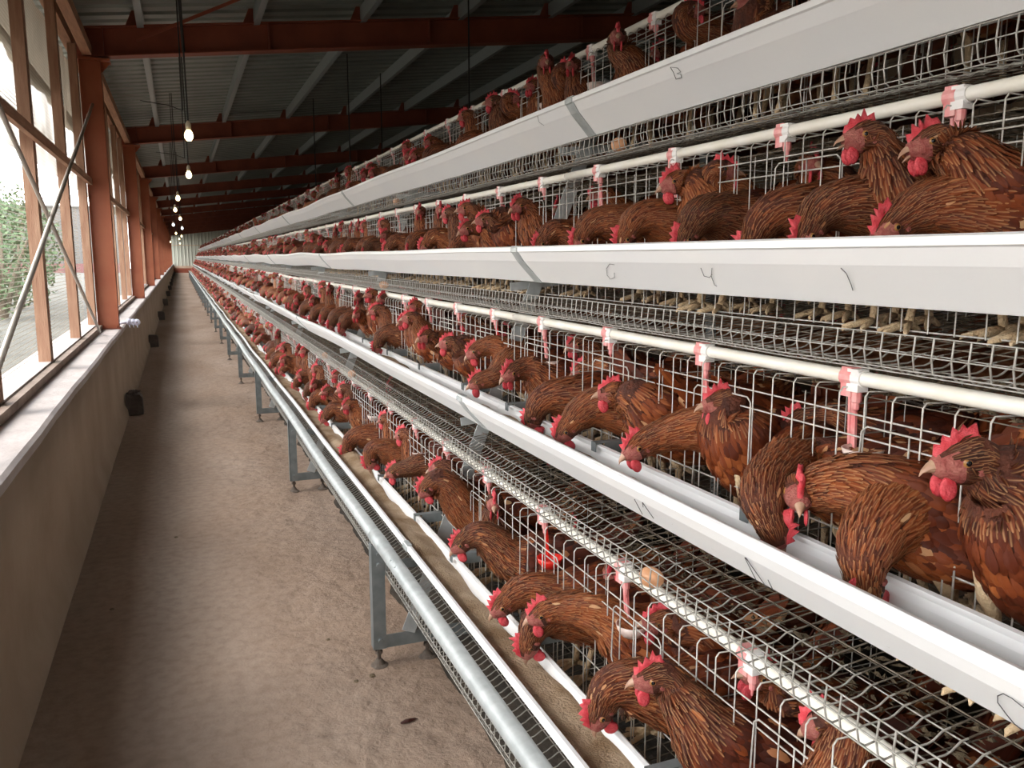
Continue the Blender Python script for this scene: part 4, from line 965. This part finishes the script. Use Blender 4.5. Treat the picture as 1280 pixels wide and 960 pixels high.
for i, a, y, row in spots:
    X = TX[i] + a
    if row == 'front': kd = r.choices(['feed', 'alert', 'low'], [.40, .42, .18])[0]
    else: kd = r.choices(['alert', 'low'], [.45, .55])[0]
    if i == 3 and row == 'front' and r.random() < .35: continue
    if nind < 300:
        if y < 6 and not clear(i, X, y, (.19 if y < 2.4 else .135) if row == 'front' else .08): continue
        hm = r.choice(VAR[kd]); sc = r.uniform(.97, 1.08); yaw = PI + r.uniform(-.32, .32) if row == 'front' else PI + r.choice([r.uniform(-.8, .8), r.uniform(1.4, 4.6)])
        aa = a + (.015 if kd == 'feed' else 0)
        if kd == 'feed': yaw = PI + r.uniform(-.12, .12)
        t = make_hen(hm, (TX[i] + aa, y, floor_at(i, TX[i] + aa)), yaw, sc, y < 5, False, r.randrange(9)); HENS.append([t, i, y, (kd if row == 'front' else 'away'), False]); nind += 1
    else: far.append((i, a, y, kd, row))
shade = ['russet', 'brown', 'reddish brown']
bays = {}
for h_ in sorted(HENS, key=lambda q: q[2]):
    t, i, y, d, iskey = h_
    k = max(0, int((y - Y0) // BAY)); bays.setdefault((i, k), 0); c = bays[(i, k)]; bays[(i, k)] += 1
    t['label'] = d if iskey else 'brown hen %s, %s tier, %s bay, %s hen along' % (POSE[d], TIER[i], ORD[k], ORD[min(c, 39)])
    t['group'] = 'brown hens in the ' + TIER[i] + ' tier'
# the rest of the flock down the building, too many to part
def low_hen(kd):
    hm = r.choice(VAR[kd]); D, P, T, Sd, Up, V = loft(hm.C, 13, 8); v = V.reshape(-1, 3); f = [(a * 8 + k, a * 8 + (k + 1) % 8, (a + 1) * 8 + (k + 1) % 8, (a + 1) * 8 + k) for a in range(12) for k in range(8)] + [tuple(range(8))[::-1], tuple(range(96, 104))]
    m = [0] * 96 + [0, 0]; hmx = np.array(hm.HM); o = len(v)
    cb = np.array([(.028, .003, .008), (-.022, .003, .022), (-.022, .002, .038), (.012, .002, .036), (.028, -.003, .008), (-.022, -.003, .022), (-.022, -.002, .038), (.012, -.002, .036),
                   (.03, .010, -.008), (.006, .014, -.012), (.010, .010, -.042), (.03, -.010, -.008), (.006, -.014, -.012), (.010, -.010, -.042), (.055, 0, -.006)])
    cb = cb @ hmx[:3, :3].T + hmx[:3, 3]; v = np.vstack([v, cb]); cf = [(0, 1, 2, 3), (7, 6, 5, 4), (0, 3, 7, 4), (3, 2, 6, 7), (1, 0, 4, 5), (2, 1, 5, 6), (8, 9, 10), (11, 13, 12), (8, 10, 13, 11), (9, 12, 13, 10), (8, 11, 14)]
    f += [tuple(o + q for q in g_) for g_ in cf]; m += [1] * len(cf); return v, f, m
LOWS = {k: [low_hen(k) for _ in range(4)] for k in ('alert', 'feed', 'low')}
AV, AF, AM, AC = [], [], [], []; off = 0
for i, a, y, kd, row in far:
    rear = kd == 'rear'; v, f, m = r.choice(LOWS['alert' if rear else kd]); yaw = (0 if rear else PI) + r.uniform(-.3, .3); sc = r.uniform(.96, 1.08); c, s_ = math.cos(yaw), math.sin(yaw)
    Rz = np.array([[c, -s_, 0], [s_, c, 0], [0, 0, 1]]); X = TX[i] + a + .02
    AV.append(v @ Rz.T * sc + np.array([X, y, floor_at(i, TX[i] + .38) if rear else floor_at(i, X)])); AF += [tuple(q + off for q in g_) for g_ in f]; AM += m; off += len(v); AC += [r.uniform(.15, .95)] * len(v)
me = bpy.data.meshes.new('flock'); me.from_pydata(np.vstack(AV).tolist(), [], AF); me.materials.append(M_['farhen']); me.materials.append(M_['comb'])
me.polygons.foreach_set('material_index', AM); me.polygons.foreach_set('use_smooth', [True] * len(AF))
ca = me.attributes.new('fc', 'FLOAT_COLOR', 'POINT'); ca.data.foreach_set('color', np.repeat(np.array(AC, dtype=np.float32), 4))
tag(put('distant_flock', me), 'brown hens with red combs crowding all tiers in the far bays', 'hens', kind='stuff')

# ------------------------------------------------------------------ small things on the floor
b = MB(); b.add([(-.03, -.006, .004), (-.01, -.011, .008), (.02, -.006, .009), (.03, 0, .006), (.02, .007, .009), (-.01, .011, .008), (-.03, .005, .004), (0, 0, .014)], [(0, 1, 7), (1, 2, 7), (2, 3, 7), (3, 4, 7), (4, 5, 7), (5, 6, 7), (6, 0, 7)])
p = at(512, 903, .30); d = R_ * (512 - 640) + U_ * (480 - 903) + W_ * F; p = Vector((0, 0, H)) + d * (-H / d.z)
o = tag(obj('fallen_feather', b, M_['feather'], loc=(p.x, p.y, 0)), 'small curled brown feather lying on the rough floor', 'feather')
r = random.Random(3)
for j, (px, py) in enumerate(((445, 852), (410, 800), (465, 845), (220, 672), (455, 968), (520, 660), (140, 762), (352, 660))):
    d = R_ * (px - 640) + U_ * (480 - py) + W_ * F; p = Vector((0, 0, H)) + d * (-H / d.z); b = MB(); s_ = r.uniform(.006, .013)
    b.lathe([(.001, 0), (s_ * 1.3, .001), (s_, s_ * .5), (s_ * .4, s_ * .8), (.0008, s_ * .85)], 7)
    b.v = [(x * r.uniform(.8, 1.2), y * r.uniform(.8, 1.3), z) for x, y, z in b.v]
    tag(obj('dirt_clod', b, M_['dung'], loc=(p.x, p.y, 0)), ['small dark clod below the nearest cage leg', 'small clod left of the nearest cage leg', 'small clod right beneath the nearest levelling foot', 'small dark clod in the shaded strip of floor', 'small clod by the near floor edge', 'small clod under the second leg', 'small clod beside the wall', 'small clod left of the second leg'][j], 'clod', 'dirt clods on the floor')
